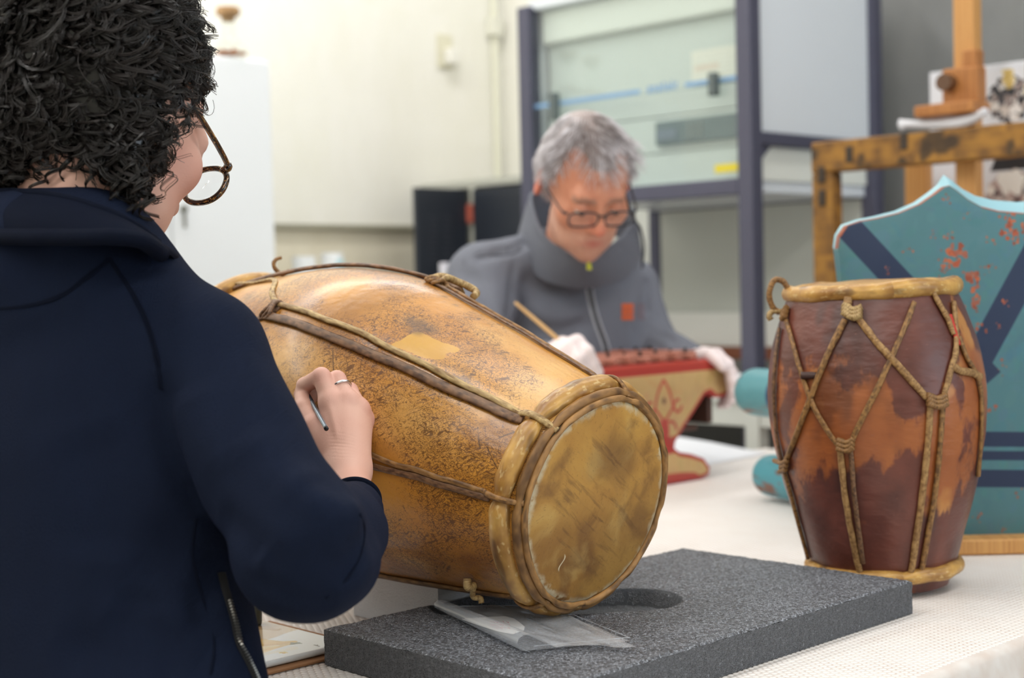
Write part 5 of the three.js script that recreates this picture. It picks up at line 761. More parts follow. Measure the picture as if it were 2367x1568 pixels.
// ------------------------------------------------------------------ the conservator seen from behind
{
  const HF = frameOf(at(254, 264, 1.33), dir(0.36, -0.46, 0.80), 0.97).tilt(0.0);
  const base = at(110, 900, 1.29); base.y = 0;
  const t = thing('person', 'person with dark curly hair, glasses and navy sweatshirt, seen from behind, working on the drum', 'person', base);
  const headF = inFrame(headField({ soft: 1, chin: 0.85, neck: HF.in(at(165, 610, 1.288)), neckR: 0.055 }), HF);
  // hand holding the tool
  const hj = { i: J([[764, 930, 1.428], [743, 871, 1.437], [704, 891, 1.459], [693, 912, 1.472]]), m: J([[802, 928, 1.432], [779, 878, 1.447], [742, 897, 1.468], [724, 916, 1.474]]), r: J([[829, 946, 1.438], [808, 904, 1.457], [775, 914, 1.473], [760, 930, 1.474]]), l: J([[842, 972, 1.445], [830, 938, 1.462], [806, 944, 1.474], [793, 955, 1.474]]), t: J([[766, 1035, 1.412], [727, 986, 1.424], [703, 944, 1.442], [698, 914, 1.457]]) };
  const w0 = at(806, 1085, 1.402), w1 = at(785, 1080, 1.405), cuff = at(822, 1175, 1.345), el = at(692, 1262, 1.13), shR = at(452, 835, 1.235);
  const palm = union(0.012, cap(w0, hj.i[0], 0.0165, 0.0105), cap(w0, hj.m[0], 0.0165, 0.0105), cap(w0, hj.r[0], 0.016, 0.0098), cap(w0, hj.l[0], 0.0155, 0.009), cap(w1, hj.t[1], 0.015, 0.0105), cap(at(800, 1080, 1.412), at(790, 990, 1.446), 0.014, 0.012), cap(at(806, 1090, 1.40), at(815, 1180, 1.34), 0.0178, 0.022));
  const knuckle = union(0.006, palm, ball(hj.i[0], 0.0108), ball(hj.m[0], 0.0108), ball(hj.r[0], 0.0098), ball(hj.l[0], 0.009));
  const handF = union(0.004, knuckle, finger(hj.i, [0.0098, 0.0088, 0.0076, 0.0062]), finger(hj.m, [0.0098, 0.0088, 0.0076, 0.0064]), finger(hj.r, [0.0092, 0.0082, 0.0072, 0.006]), finger(hj.l, [0.0082, 0.0072, 0.0064, 0.0055]), finger(hj.t, [0.014, 0.0108, 0.0092, 0.0072]));
  const tend = [hj.i, hj.m, hj.r].map((f) => [w0.clone().lerp(f[0], 0.45).addScaledVector(CF, -0.016), f[0].clone().addScaledVector(CF, -0.0105)]);
  const creases = [];
  for (let k = 0; k < 8; k++) creases.push([J([[752 + k * 1.5, 1000 + k * 8, 1.40], [790, 1004 + k * 8 - 2, 1.39], [826, 1012 + k * 7, 1.395]]).map((p) => drape(handF, ...[W / 2 + FOCAL * p.clone().sub(camera.position).dot(CR) / p.clone().sub(camera.position).dot(CF), H / 2 - FOCAL * p.clone().sub(camera.position).dot(CU) / p.clone().sub(camera.position).dot(CF)], 1.3, 1.5)).filter((p) => p), 0.0009, 0.00008 + 0.00016 * noise(k * 3.3, 2)]);
  const handG = folded(handF, [...tend.map((p) => [p, 0.003, -0.0012]), ...creases]);
  const [hlo, hhi] = bounds([...Object.values(hj).flat(), cuff, w0], 0.024);
  // body under the clothes
  const bx = V(0.87, 0, 0.5), torsoRows = [[0.1, -0.40, -1.28, 0.16, 0.11], [0.55, -0.40, -1.28, 0.165, 0.12], [0.85, -0.395, -1.285, 0.165, 0.105], [1.1, -0.39, -1.285, 0.15, 0.09], [1.235, -0.385, -1.28, 0.12, 0.07]];
  const legs = union(0.03, cap(V(-0.40, 0.84, -1.232), V(-0.44, 0.08, -1.14), 0.052, 0.045), cap(V(-0.475, 0.84, -1.25), V(-0.54, 0.08, -1.26), 0.052, 0.045));
  const coreF = union(0.03, trunk([[0.8, -0.43, -1.236, 0.15, 0.08], [1.0, -0.41, -1.262, 0.15, 0.085], [1.15, -0.385, -1.285, 0.145, 0.085], [1.24, -0.385, -1.28, 0.11, 0.06]], bx, 0.04), cap(at(185, 420, 1.31), at(160, 600, 1.285), 0.05, 0.052), cap(at(190, 700, 1.26), shR, 0.04, 0.042), cap(shR, el, 0.042, 0.036), cap(el, cuff, 0.034, 0.022), cap(at(-40, 710, 1.30), at(-330, 830, 1.385), 0.045, 0.045), cap(at(-330, 830, 1.385), at(-420, 1300, 1.42), 0.042, 0.036), cap(at(-420, 1300, 1.42), at(-190, 1370, 1.60), 0.034, 0.022), legs);
  const skinTone = (p) => { const n = noise(p.x * 60, p.y * 60, p.z * 60), q = HF.in(p), blush = Math.exp(-(((Math.abs(q.x) - 0.05) / 0.02) ** 2 + ((q.y + 0.03) / 0.025) ** 2)) * (q.z > 0.03 ? 1 : 0), kn = Math.min(...Object.values(hj).map((f) => Math.min(p.distanceTo(f[0]), p.distanceTo(f[1])))), red = clamp(1.15 - kn / 0.014) * 0.5;
    let c = mix3(srgb(228, 182, 164), srgb(218, 166, 148), n); c = mix3(c, srgb(214, 138, 126), clamp(blush * 0.5 + red)); const spot = p.distanceTo(at(437, 422, 1.27)); return c; };
  const lw = at(-190, 1370, 1.60), lk = [0, 1, 2, 3].map((k) => { const m = lw.clone().addScaledVector(CR, 0.045 - k * 0.016).addScaledVector(CF, 0.055 + (k === 1 || k === 2 ? 0.006 : 0)).add(V(0, -0.002, 0)), f = V(0, 0, 0).addScaledVector(CF, 0.9).addScaledVector(CR, 0.35 - 0.12 * k); return [m, m.clone().addScaledVector(f, 0.036).add(V(0, 0.004, 0)), m.clone().addScaledVector(f, 0.056).add(V(0, -0.006, 0)), m.clone().addScaledVector(f, 0.07).add(V(0, -0.018, 0))]; }), lt = [lw.clone().addScaledVector(CR, 0.022).addScaledVector(CF, 0.012), lw.clone().addScaledVector(CR, 0.05).addScaledVector(CF, 0.028), lw.clone().addScaledVector(CR, 0.07).addScaledVector(CF, 0.05), lw.clone().addScaledVector(CR, 0.08).addScaledVector(CF, 0.072)];
  const handL = union(0.004, union(0.012, ...lk.map((f) => cap(lw, f[0], 0.016, 0.0105)), cap(lw, lt[1], 0.015, 0.0115), cap(lw, lw.clone().lerp(at(-420, 1300, 1.42), 0.3), 0.02, 0.025)), ...lk.map((f, k) => finger(f, [0.0098, 0.0086, 0.0075, 0.0062].map((q) => q * (k === 3 ? 0.88 : 1)))), finger(lt, [0.013, 0.0108, 0.0092, 0.0072])), [llo, lhi] = bounds([lw, ...lk.flat(), ...lt], 0.03);
  const body = join([colored(nets(handL, llo, lhi, 0.0025), skinTone), colored(nets(headF, HF.out(0, 0, 0).subScalar(0.19), HF.out(0, 0, 0).addScalar(0.17), 0.0035), skinTone), colored(nets(handG, hlo, hhi, 0.0013), skinTone), colored(nets(coreF, V(-0.78, 0.06, -1.66), V(-0.03, 1.42, -0.98), 0.012), skinTone)]);
  t.add('body', body, matSkin());
  for (const sx of [1, -1]) t.add('eye', new THREE.SphereGeometry(0.0121, 20, 14).translate(...HF.out(sx * 0.032, 0.003, 0.0865).toArray()), std([236, 232, 226], { roughness: 0.2 }));
  // sweatshirt
  const rows = [[0.66, -0.435, -1.232, 0.25, 0.105], [0.80, -0.43, -1.236, 0.252, 0.105], [0.96, -0.418, -1.248, 0.246, 0.106], [1.06, -0.402, -1.266, 0.192, 0.116], [1.16, -0.392, -1.282, 0.178, 0.12], [1.245, -0.392, -1.285, 0.15, 0.10], [1.335, -0.385, -1.29, 0.095, 0.07]];
  const neckTop = at(165, 560, 1.27);
  const raw = union(0.035, trunk(rows, bx, 0.06), cap(at(90, 640, 1.262), at(185, 625, 1.262), 0.078, 0.074), cap(at(215, 690, 1.25), shR, 0.050, 0.0605), cap(at(-40, 700, 1.30), at(-330, 830, 1.385), 0.06, 0.065));
  const arm = union(0.028, cap(shR, el, 0.0605, 0.0465), cap(el, at(818, 1180, 1.335), 0.0465, 0.0275), ball(at(718, 1290, 1.14), 0.0425), cap(at(812, 1244, 1.25), at(772, 1305, 1.18), 0.028, 0.034)), elL = at(-420, 1300, 1.42), wrL = at(-190, 1370, 1.60), armL = union(0.03, cap(at(-330, 830, 1.385), elL, 0.062, 0.052), cap(elL, wrL.clone().lerp(elL, 0.12), 0.05, 0.032));
  const clothA = union(0.014, raw, arm, armL);
  const hollowed = carve(0.004, clothA, union(0.01, cap(at(818, 1150, 1.365), at(814, 1095, 1.41), 0.0195, 0.021), cap(at(165, 575, 1.285), at(160, 440, 1.295), 0.05, 0.06)));
  const D = (l) => l.map(([x, y]) => drape(clothA, x, y, 0.9, 1.6)).filter((p) => p);
  const shirtF = folded(hollowed, [
    [D([[368, 855], [375, 940], [392, 1020], [425, 1110], [470, 1190]]), 0.010, 0.0084], [D([[520, 1250], [500, 1300], [470, 1400], [480, 1500]]), 0.014, 0.0084], [D([[250, 1400], [380, 1470], [520, 1560]]), 0.022, 0.0084], [D([[120, 1480], [300, 1530], [420, 1567]]), 0.02, 0.0070], [D([[430, 1200], [350, 1330], [330, 1420]]), 0.02, 0.0070], [D([[300, 1330], [420, 1430], [500, 1490]]), 0.016, -0.0056],
    [D([[872, 1220], [842, 1280], [772, 1346], [690, 1386]]), 0.011, 0.0048], [D([[856, 1190], [845, 1235], [810, 1290], [740, 1326], [620, 1356]]), 0.012, 0.0048], [D([[600, 1290], [680, 1300], [780, 1270]]), 0.013, 0.0042], [D([[640, 1110], [720, 1160], [790, 1190], [840, 1190]]), 0.014, -0.0084], [D([[560, 1000], [640, 1080], [720, 1130]]), 0.02, -0.0056], [D([[560, 1320], [640, 1368], [730, 1400], [790, 1380]]), 0.010, 0.004], [D([[500, 1190], [560, 1240], [600, 1290]]), 0.012, 0.0084], [D([[420, 900], [460, 1000], [520, 1100]]), 0.025, -0.0056],
    [D([[0, 740], [120, 720], [240, 660]]), 0.012, -0.0021], [D([[200, 980], [260, 1150], [240, 1300]]), 0.03, 0.0056],
  ], (x, y, z) => 0.006 * (fbm(x * 9 + 3, y * 7, z * 9, 3) - 0.5) + 0.0016 * (noise(x * 38, y * 30, z * 38) - 0.5));
  const navy = phys([19, 28, 49], { roughness: 0.9, specularIntensity: 0.25, sheen: 0.15, sheenRoughness: 0.5, sheenColor: col(36, 62, 128), bumpMap: rep(clothBump, 14, 14), bumpScale: 0.0012, map: rep(tex(512, 512, (u, v) => { const n = ring(u, v, 60, 170, 3, 2), m = ring(u, v, 3, 8, 8, 3), l = ring(u, v, 130, 390, 9, 1); return mix3(mix3([0.82, 0.82, 0.82], [1, 1, 1], clamp(n * 0.6 + m * 0.6 - 0.1)), [3.2, 3.2, 3.2], 0).map((q) => q * (l > 0.93 ? 1.0 : 0.92)); }), 5, 5) });
  const shirt = linUV(nets(shirtF, V(-0.80, 0.68, -1.68), V(-0.07, 1.42, -1.03), 0.0046));
  t.add('sweatshirt', shirt, navy);
  const seamM = navy, S = (l, r = 0.0011, dd = 0.0002) => rod(l.map(([x, y]) => drape(shirtF, x, y, 0.9, 1.6, dd)), r, { rad: 6 });
  for (const l of [[[248, 596], [300, 672], [338, 750], [360, 830], [370, 900]], [[250, 600], [200, 640], [140, 682], [60, 706], [-30, 714]]]) { t.add('seam', S(l), seamM); t.add('seam', S(l.map(([x, y]) => [x + 7, y + 2])), seamM); }
  t.add('seam', S([[452, 1200], [445, 1290], [470, 1390], [495, 1490], [488, 1560]]), seamM);
  t.add('seam', S([[832, 1190], [842, 1225], [834, 1280], [804, 1335], [752, 1384]], 0.0010), seamM);
  // collar: a standing band, folded over, and the bound seam under it
  const up = J([[-150, 480, 1.35], [-70, 452, 1.275], [60, 446, 1.225], [180, 466, 1.205], [290, 508, 1.205], [358, 554, 1.232], [393, 594, 1.282], [372, 602, 1.345], [250, 590, 1.40], [60, 560, 1.42], [-100, 515, 1.40]]), lo = J([[-170, 555, 1.35], [-80, 530, 1.235], [60, 530, 1.182], [190, 530, 1.166], [300, 540, 1.168], [372, 578, 1.20], [404, 616, 1.272], [384, 640, 1.35], [250, 660, 1.42], [60, 650, 1.44], [-120, 600, 1.42]]);
  const cu = curve(up, true), cl = curve(lo, true), band = (off, k0, k1) => grid(140, 10, (u, v) => { const a = cl.getPoint(u), b = cu.getPoint(u), p = a.lerp(b, lerp(k0, k1, v)), o = V(p.x - neckTop.x, 0, p.z - neckTop.z).normalize(); return p.addScaledVector(o, off + 0.006 * Math.sin(v * Math.PI) + 0.0022 * (noise(u * 22, v * 3, 4) - 0.5)); });
  const rimTop = rod([...Array(60)].map((_, i) => { const p = cu.getPoint(i / 60), o = V(p.x - neckTop.x, 0, p.z - neckTop.z).normalize(); return p.addScaledVector(o, -0.0012); }), 0.0038, { closed: true, seg: 160, rad: 10, wob: 0.15 });
  t.add('collar', merge([band(0.002, 0, 1), band(-0.0045, 0, 1), rimTop]), Object.assign(navy.clone(), { side: THREE.DoubleSide }));
  t.add('collar_binding', rod(J([[-120, 545, 1.30], [-60, 547, 1.215], [60, 548, 1.172], [190, 549, 1.158], [262, 548, 1.158], [325, 556, 1.172], [372, 588, 1.205]]).map((p) => p), 0.0085, { rad: 12, seg: 80, flat: 0.8, wob: 0.08 }), navy);
  // cuff
  const cc = at(818, 1160, 1.352), ca = at(818, 1092, 1.41).sub(at(826, 1180, 1.335)).normalize(), c1 = V(0, 1, 0).addScaledVector(ca, -ca.y).normalize(), c2 = ca.clone().cross(c1);
  t.add('cuff', rod([...Array(40)].map((_, i) => { const a = i / 40 * 6.283; return cc.clone().addScaledVector(c1, Math.cos(a) * 0.0215).addScaledVector(c2, Math.sin(a) * 0.0225); }), 0.0036, { closed: true, seg: 120, rad: 10 }), navy);
  // side pocket with a metal zip
  const zp = [[512, 1325], [518, 1352], [529, 1392], [542, 1440], [554, 1490], [576, 1535], [594, 1575]];
  t.add('zip_tape', rod(zp.map(([x, y]) => drape(shirtF, x, y, 0.9, 1.6, 0.0004)), 0.0038, { rad: 8, seg: 60, flat: 0.35, face: (p) => gradOf(shirtF, p) }), std([8, 8, 11], { roughness: 0.9 }), null, 'black zip tape of the side pocket');
  { const c = curve(zp.slice(2).map(([x, y]) => drape(shirtF, x, y, 0.9, 1.6, 0.0022)).filter((p) => p)), L = []; for (let k = 0; k < 30; k++) { const p = c.getPoint(k / 29), q = new THREE.Quaternion().setFromUnitVectors(V(0, 1, 0), c.getTangent(k / 29)); L.push(new THREE.BoxGeometry(0.0036, 0.0011, 0.002).applyQuaternion(q).translate(p.x, p.y, p.z)); } t.add('zip_teeth', merge(L), std([190, 188, 184], { metalness: 0.9, roughness: 0.3 }), null, 'metal zip teeth', 'stuff'); }
  t.add('trousers', nets(union(0.03, cap(V(-0.395, 0.78, -1.225), V(-0.44, 0.06, -1.14), 0.068, 0.066), cap(V(-0.48, 0.78, -1.262), V(-0.54, 0.06, -1.26), 0.068, 0.066), trunk([[0.72, -0.435, -1.235, 0.165, 0.085], [0.82, -0.435, -1.235, 0.165, 0.085]], bx, 0.02)), V(-0.72, 0.02, -1.5), V(-0.16, 0.9, -0.98), 0.012), std([40, 42, 50], { roughness: 0.9 }));
  for (const [x, z] of [[-0.43, -1.16], [-0.55, -1.27]]) t.add('shoe', nets(ell(V(x + 0.02, 0.045, z - 0.05), [0.045, 0.045, 0.12]), V(x - 0.05, 0.0, z - 0.19), V(x + 0.09, 0.1, z + 0.09), 0.008), std([30, 30, 32], { roughness: 0.6 }));
  // ring
  { const p = hj.m[0].clone().lerp(hj.m[1], 0.62), ax = hj.m[1].clone().sub(hj.m[0]).normalize(), q = new THREE.Quaternion().setFromUnitVectors(V(0, 0, 1), ax), silver = std([214, 214, 218], { metalness: 1, roughness: 0.18 });
    const r = t.add('ring', new THREE.TorusGeometry(0.0102, 0.0014, 10, 40).applyQuaternion(q).translate(p.x, p.y, p.z), silver, null, 'silver ring set with a stone');
    const s = p.clone().addScaledVector(CF, -0.0085).addScaledVector(CR, 0.006); t.add('stone', new THREE.OctahedronGeometry(0.0022, 1).translate(s.x, s.y, s.z), phys([226, 228, 232], { roughness: 0.05, metalness: 0.3 }), r); }
  // glasses
  const tort = tex(256, 256, (u, v) => { const n = ring(u, v, 3, 9, 5, 3), m = ring(u, v, 5, 14, 9, 2); return mix3(mix3(srgb(20, 15, 13), srgb(140, 78, 26), sstep(0.58, 0.64, n)), srgb(222, 190, 120), sstep(0.62, 0.68, m) * sstep(0.52, 0.58, n)); });
  glasses(t, HF, null, { w: 0.0245, h: 0.021, z: 0.118, y: -0.004, r: 0.034, thick: 0.003, temple: 0.0033, rimMat: phys(WHITE, { map: rep(tort, 2, 6), roughness: 0.2, clearcoat: 0.6 }), round: 0.9 });
  // hair: a dark mass and curls laid over it
  const hairBase = union(0.05, inFrame(ell(V(0, 0.05, -0.02), [0.079, 0.094, 0.1]), HF), ball(at(180, 280, 1.29), 0.058), ball(at(90, 260, 1.30), 0.075), ball(at(300, 320, 1.272), 0.030), ball(at(290, 372, 1.262), 0.024), ball(at(20, 345, 1.32), 0.05), ball(at(-40, 320, 1.32), 0.07), ball(at(312, 180, 1.30), 0.042), ball(at(220, 70, 1.30), 0.08));
  const faceKeep = (p) => { const q = HF.in(p); return q.z > 0.028 && q.y < 0.056 && q.x > -0.2 ? 1 : 0; };
  const hairF = carve(0.006, hairBase, union(0.02, inFrame(ell(V(0, -0.03, 0.085), [0.12, 0.078, 0.055]), HF), ball(at(470, 420, 1.27), 0.045)));
  const mass = nets((x, y, z) => hairF(x, y, z) + 0.011, at(200, 230, 1.3).subScalar(0.21), at(200, 230, 1.3).addScalar(0.21), 0.006); mass.userData.c = [0.004, 0.0035, 0.0035];
  const st = new Strands(), r = rng(1234), mp = mass.attributes.position, mn = mass.attributes.normal, n = mp.count;
  const lock = (p, nn, size, len, turns, count, thick) => {
    let down = V((r() - 0.5) * 1.6, -1 + (r() - 0.5) * 1.2, (r() - 0.5) * 1.6); down.addScaledVector(nn, -down.dot(nn)).normalize(); const side = nn.clone().cross(down).normalize(), ph = r() * 6.28, sgn = r() < 0.5 ? 1 : -1, bend = (r() - 0.5) * 1.8, tone = 0.45 + r() * 1.3, wide = r() < 0.5;
    for (let k = 0; k < count; k++) {
      const pts = [], jx = (r() - 0.5) * thick, jy = (r() - 0.5) * thick, dp = (r() - 0.5) * 0.5, sz = size * (0.85 + r() * 0.3), N = count > 1 ? 16 : 30, le = len * (0.85 + 0.3 * r());
      for (let i = 0; i <= N; i++) { const s = i / N, a = ph + dp + sgn * s * turns * 6.283, rr = sz * (0.55 + 0.6 * s) * (wide ? 1 : 0.8), x = Math.cos(a) * rr + bend * s * s * 0.02 + jx, y = s * le + Math.sin(a) * rr * (wide ? 0.75 : 0.15) , z = Math.sin(a + 0.9) * rr * (wide ? 0.35 : 0.8) + sz * 0.35 + jy - 0.004 * (1 - s); pts.push(p.clone().addScaledVector(side, x).addScaledVector(down, y).addScaledVector(nn, z)); }
      st.add(pts, 0.00055, 0.00025, [0.019 * tone, 0.0155 * tone, 0.015 * tone]);
    }
  };
  const ok = (p) => { const q = HF.in(p); if (q.z > 0.045 && q.y < 0.045) return false; const c = p.clone().sub(camera.position), d = c.dot(CF), x = W / 2 + FOCAL * c.dot(CR) / d, y = H / 2 - FOCAL * c.dot(CU) / d; if (x > 382 && y > 250 && d < 1.36) return false; if (x > 440 && y < 60) return false; if (x > 66 && x < 258 && y > 352 && d < 1.33) return false; return !(x > 335 && y > 390); };
  for (let k = 0, made = 0; k < 12000 && made < 1950; k++) { const i = Math.floor(r() * n), p = V(mp.getX(i), mp.getY(i), mp.getZ(i)), q = V(mn.getX(i), mn.getY(i), mn.getZ(i)); if (!ok(p)) continue; if (q.dot(CF) > 0.35 && r() < 0.7) continue; made++; lock(p.addScaledVector(q, 0.0005), q, 0.0065 + r() * 0.0095, 0.004 + r() * 0.02, 0.8 + r() * 1.0, 10, 0.0024); }
  for (let k = 0, made = 0; k < 4000 && made < 320; k++) { const i = Math.floor(r() * n), p = V(mp.getX(i), mp.getY(i), mp.getZ(i)), q = V(mn.getX(i), mn.getY(i), mn.getZ(i)); if (!ok(p)) continue; made++; lock(p, q, 0.008 + r() * 0.01, 0.02 + r() * 0.025, 0.7 + r() * 1.2, 1, 0.001); }
  // ringlets down the nape and in front of the ear
  const ringlet = (x, y, d, x1, y1, d1, size, turns, count) => { const a = at(x, y, d), b = at(x1, y1, d1), ax = b.clone().sub(a).normalize(), e = V(0, 0, 1).addScaledVector(ax, -ax.z).normalize(), f = ax.clone().cross(e), ph = r() * 6.28, L = a.distanceTo(b); for (let k = 0; k < count; k++) { const pts = [], j1 = (r() - 0.5) * 0.003, j2 = (r() - 0.5) * 0.003, dp = (r() - 0.5) * 0.6; for (let i = 0; i <= 34; i++) { const s = i / 34, t2 = ph + dp + s * turns * 6.283, q = size * Math.min(1, s * 3 + 0.2); pts.push(a.clone().addScaledVector(ax, s * L + j1).addScaledVector(e, Math.cos(t2) * q + j2).addScaledVector(f, Math.sin(t2) * q)); } st.add(pts, 0.00042, 0.00018, [0.015, 0.012, 0.011]); } };
  for (const [x, y, x1, y1, sz, tn] of [[95, 350, 85, 440, 0.007, 1.5], [130, 360, 125, 445, 0.008, 1.4], [150, 350, 165, 450, 0.007, 1.2], [190, 360, 215, 430, 0.006, 1.5], [240, 370, 270, 470, 0.008, 1.6], [275, 380, 300, 490, 0.008, 2], [300, 380, 330, 500, 0.008, 2], [315, 390, 345, 508, 0.007, 2.2], [330, 390, 352, 505, 0.006, 2.4], [255, 380, 285, 480, 0.007, 1.5], [300, 360, 320, 450, 0.009, 1.6], [60, 360, 30, 430, 0.009, 1.3], [20, 350, -10, 430, 0.009, 1.3], [110, 360, 100, 420, 0.009, 1.2]]) ringlet(x, y, 1.238, x1, y1, 1.236, sz, tn, 16);
  for (const [x, y, x1, y1, sz, tn, c] of [[372, 370, 392, 440, 0.007, 1.4, 5], [385, 385, 400, 445, 0.0065, 1.1, 3], [365, 330, 372, 400, 0.008, 1.3, 9], [395, 330, 428, 372, 0.0075, 1.1, 2], [380, 300, 385, 370, 0.006, 1.4, 8], [405, 255, 440, 300, 0.006, 1.1, 8], [430, 240, 462, 300, 0.006, 0.9, 7]]) ringlet(x, y, 1.25, x1, y1, 1.252, sz, tn, c);
  t.add('hair', st.build(mass), phys(WHITE, { vertexColors: true, roughness: 0.26, specularIntensity: 1.0, side: THREE.DoubleSide }), null, 'dark curly hair');
  // the tool held in the hand
  const a = at(709, 909, 1.462), b = at(753, 989, 1.385), tip = a.clone().addScaledVector(b.clone().sub(a).normalize(), -0.026);
  const k = thing('fine_brush', 'thin metal handled brush held between finger and thumb against the big drum', 'brush', a.clone());
  k.add('handle', rod([a, b], 0.0021, { rad: 14, seg: 4 }), std([128, 140, 152], { metalness: 0.7, roughness: 0.3 }));
  k.add('grip', rod([a, a.clone().lerp(b, 0.28)], 0.0024, { rad: 14, seg: 4 }), std([44, 48, 56], { roughness: 0.5 }));
  k.add('end_cap', rod([b, b.clone().lerp(a, -0.035)], 0.0022, { rad: 14, seg: 2 }), std([20, 22, 26], { roughness: 0.4 }), null, 'black end cap');
  k.add('bristles', rod([a, tip], (s) => 0.0016 * (1 - s) + 0.0003, { rad: 10, seg: 6 }), std([90, 70, 50], { roughness: 0.8 }));
}
// ------------------------------------------------------------------ the man bent over the carved instrument
{
  const HF = frameOf(at(1351, 424, 2.62), dir(0.24, -0.60, -0.76), 0.98).tilt(0.02);
  const base = at(1330, 800, 2.9); base.y = 0;
  const t = thing('person', 'grey haired man with glasses, white gloves and zipped grey jacket bending over the metallophone', 'person', base);
  const neckEnd = at(1325, 610, 2.86), headF = inFrame(headField({ neck: HF.in(neckEnd), neckR: 0.062 }), HF);
  const shR = at(1122, 652, 2.80), shL = at(1450, 668, 2.97), elR = at(1080, 905, 2.62), wrR = at(1262, 838, 2.53), elL = at(1500, 800, 2.94), wrL = at(1608, 838, 2.80);
  const ax = V(0.80, 0, -0.60), coreRows = [[0.8, 0.125, -2.93, 0.14, 0.09], [1.1, 0.125, -2.91, 0.145, 0.095], [1.25, 0.125, -2.89, 0.13, 0.08], [1.33, 0.125, -2.88, 0.09, 0.06]];
  const legs = union(0.03, cap(V(0.06, 0.85, -2.95), V(0.02, 0.08, -2.98), 0.085, 0.05), cap(V(0.19, 0.85, -3.04), V(0.17, 0.08, -3.09), 0.085, 0.05));
  const coreF = union(0.03, trunk(coreRows, ax, 0.04), cap(neckEnd, at(1330, 700, 2.87), 0.055, 0.06), cap(shR, elR, 0.045, 0.04), cap(elR, wrR, 0.038, 0.027), cap(shL, elL, 0.045, 0.04), cap(elL, wrL, 0.038, 0.027), legs);
  const tone = (p) => { const q = HF.in(p), n = noise(p.x * 90, p.y * 90, p.z * 90); let c = mix3(srgb(212, 146, 116), srgb(198, 128, 100), n);
    if (p.distanceTo(HF.c) < 0.2) { const jaw = sstep(-0.035, -0.06, q.y) * sstep(-0.02, 0.02, q.z + 0.03), lip = Math.exp(-(((q.y + 0.068) / 0.008) ** 2 + (q.x / 0.02) ** 2)) * (q.z > 0.07 ? 1 : 0); c = mix3(c, srgb(204, 172, 156), jaw * (0.18 + 0.4 * noise(p.x * 400, p.y * 400, p.z * 400))); c = mix3(c, srgb(190, 100, 88), lip * 0.8); c = mix3(c, srgb(206, 112, 92), Math.exp(-(((q.y + 0.03) / 0.014) ** 2 + (q.x / 0.016) ** 2)) * (q.z > 0.09 ? 0.7 : 0)); if (Math.abs(q.x) > 0.074) c = mix3(c, srgb(218, 120, 98), 0.7); if (q.y > 0.014 && q.y < 0.027 && Math.abs(Math.abs(q.x) - 0.03) < 0.019 && q.z > 0.07) c = mix3(c, srgb(140, 116, 104), 0.55); }
    return c; };
  // hands inside thin gloves: the bare hand under the glove is part of the body
  const hr = { i: J([[1334, 792, 2.475], [1358, 812, 2.455], [1372, 840, 2.462], [1384, 860, 2.475]]), m: J([[1318, 800, 2.465], [1338, 830, 2.445], [1358, 850, 2.462], [1378, 862, 2.480]]), r: J([[1303, 812, 2.462], [1322, 846, 2.450], [1342, 862, 2.470], [1356, 862, 2.485]]), l: J([[1292, 828, 2.468], [1306, 858, 2.460], [1324, 870, 2.475], [1338, 868, 2.488]]), t: J([[1300, 800, 2.505], [1330, 815, 2.50], [1356, 838, 2.49], [1376, 856, 2.484]]) };
  const hl = { i: J([[1655, 822, 2.735], [1682, 842, 2.715], [1694, 878, 2.715], [1694, 906, 2.722]]), m: J([[1662, 832, 2.745], [1690, 860, 2.730], [1696, 898, 2.735], [1690, 926, 2.742]]), r: J([[1660, 842, 2.755], [1684, 878, 2.755], [1688, 912, 2.758], [1680, 936, 2.762]]), l: J([[1654, 850, 2.765], [1672, 890, 2.775], [1675, 918, 2.778], [1666, 938, 2.78]]), t: J([[1625, 822, 2.745], [1644, 822, 2.72], [1662, 836, 2.705], [1670, 848, 2.70]]) };
  const handF = (h, w, k) => union(0.005, union(0.014, cap(w, h.i[0], 0.019, 0.0125), cap(w, h.m[0], 0.019, 0.0125), cap(w, h.r[0], 0.018, 0.0115), cap(w, h.l[0], 0.017, 0.011), cap(w, h.t[0], 0.017, 0.014)), finger(h.i, [0.0112, 0.0098, 0.0086, 0.0074].map((r) => r * k)), finger(h.m, [0.0112, 0.0098, 0.0086, 0.0074].map((r) => r * k)), finger(h.r, [0.0106, 0.0094, 0.0082, 0.007].map((r) => r * k)), finger(h.l, [0.0096, 0.0084, 0.0074, 0.0064].map((r) => r * k)), finger(h.t, [0.014, 0.0112, 0.0098, 0.0082].map((r) => r * k)));
  const bodyF = [nets(headF, HF.out(0, 0, 0).subScalar(0.19), HF.out(0, 0, 0).addScalar(0.19), 0.0036), nets(coreF, V(-0.25, 0.06, -3.3), V(0.45, 1.40, -2.4), 0.013)];
  for (const [h, w] of [[hr, wrR], [hl, wrL]]) { const [a, b] = bounds([...Object.values(h).flat(), w], 0.025); bodyF.push(nets(handF(h, w, 0.9), a, b, 0.003)); }
  t.add('body', join(bodyF.map((g) => colored(g, tone))), matSkin());
  const glove = phys([238, 222, 222], { roughness: 0.5, clearcoat: 0.1 });
  for (const [h, w] of [[hr, wrR], [hl, wrL]]) { const [a, b] = bounds([...Object.values(h).flat(), w], 0.026), f = handF(h, w, 1.0); t.add('glove', nets((x, y, z) => f(x, y, z) - 0.0012 + 0.0012 * (noise(x * 120, y * 120, z * 120) - 0.5), a, b, 0.0024), glove, null, 'thin white glove'); }
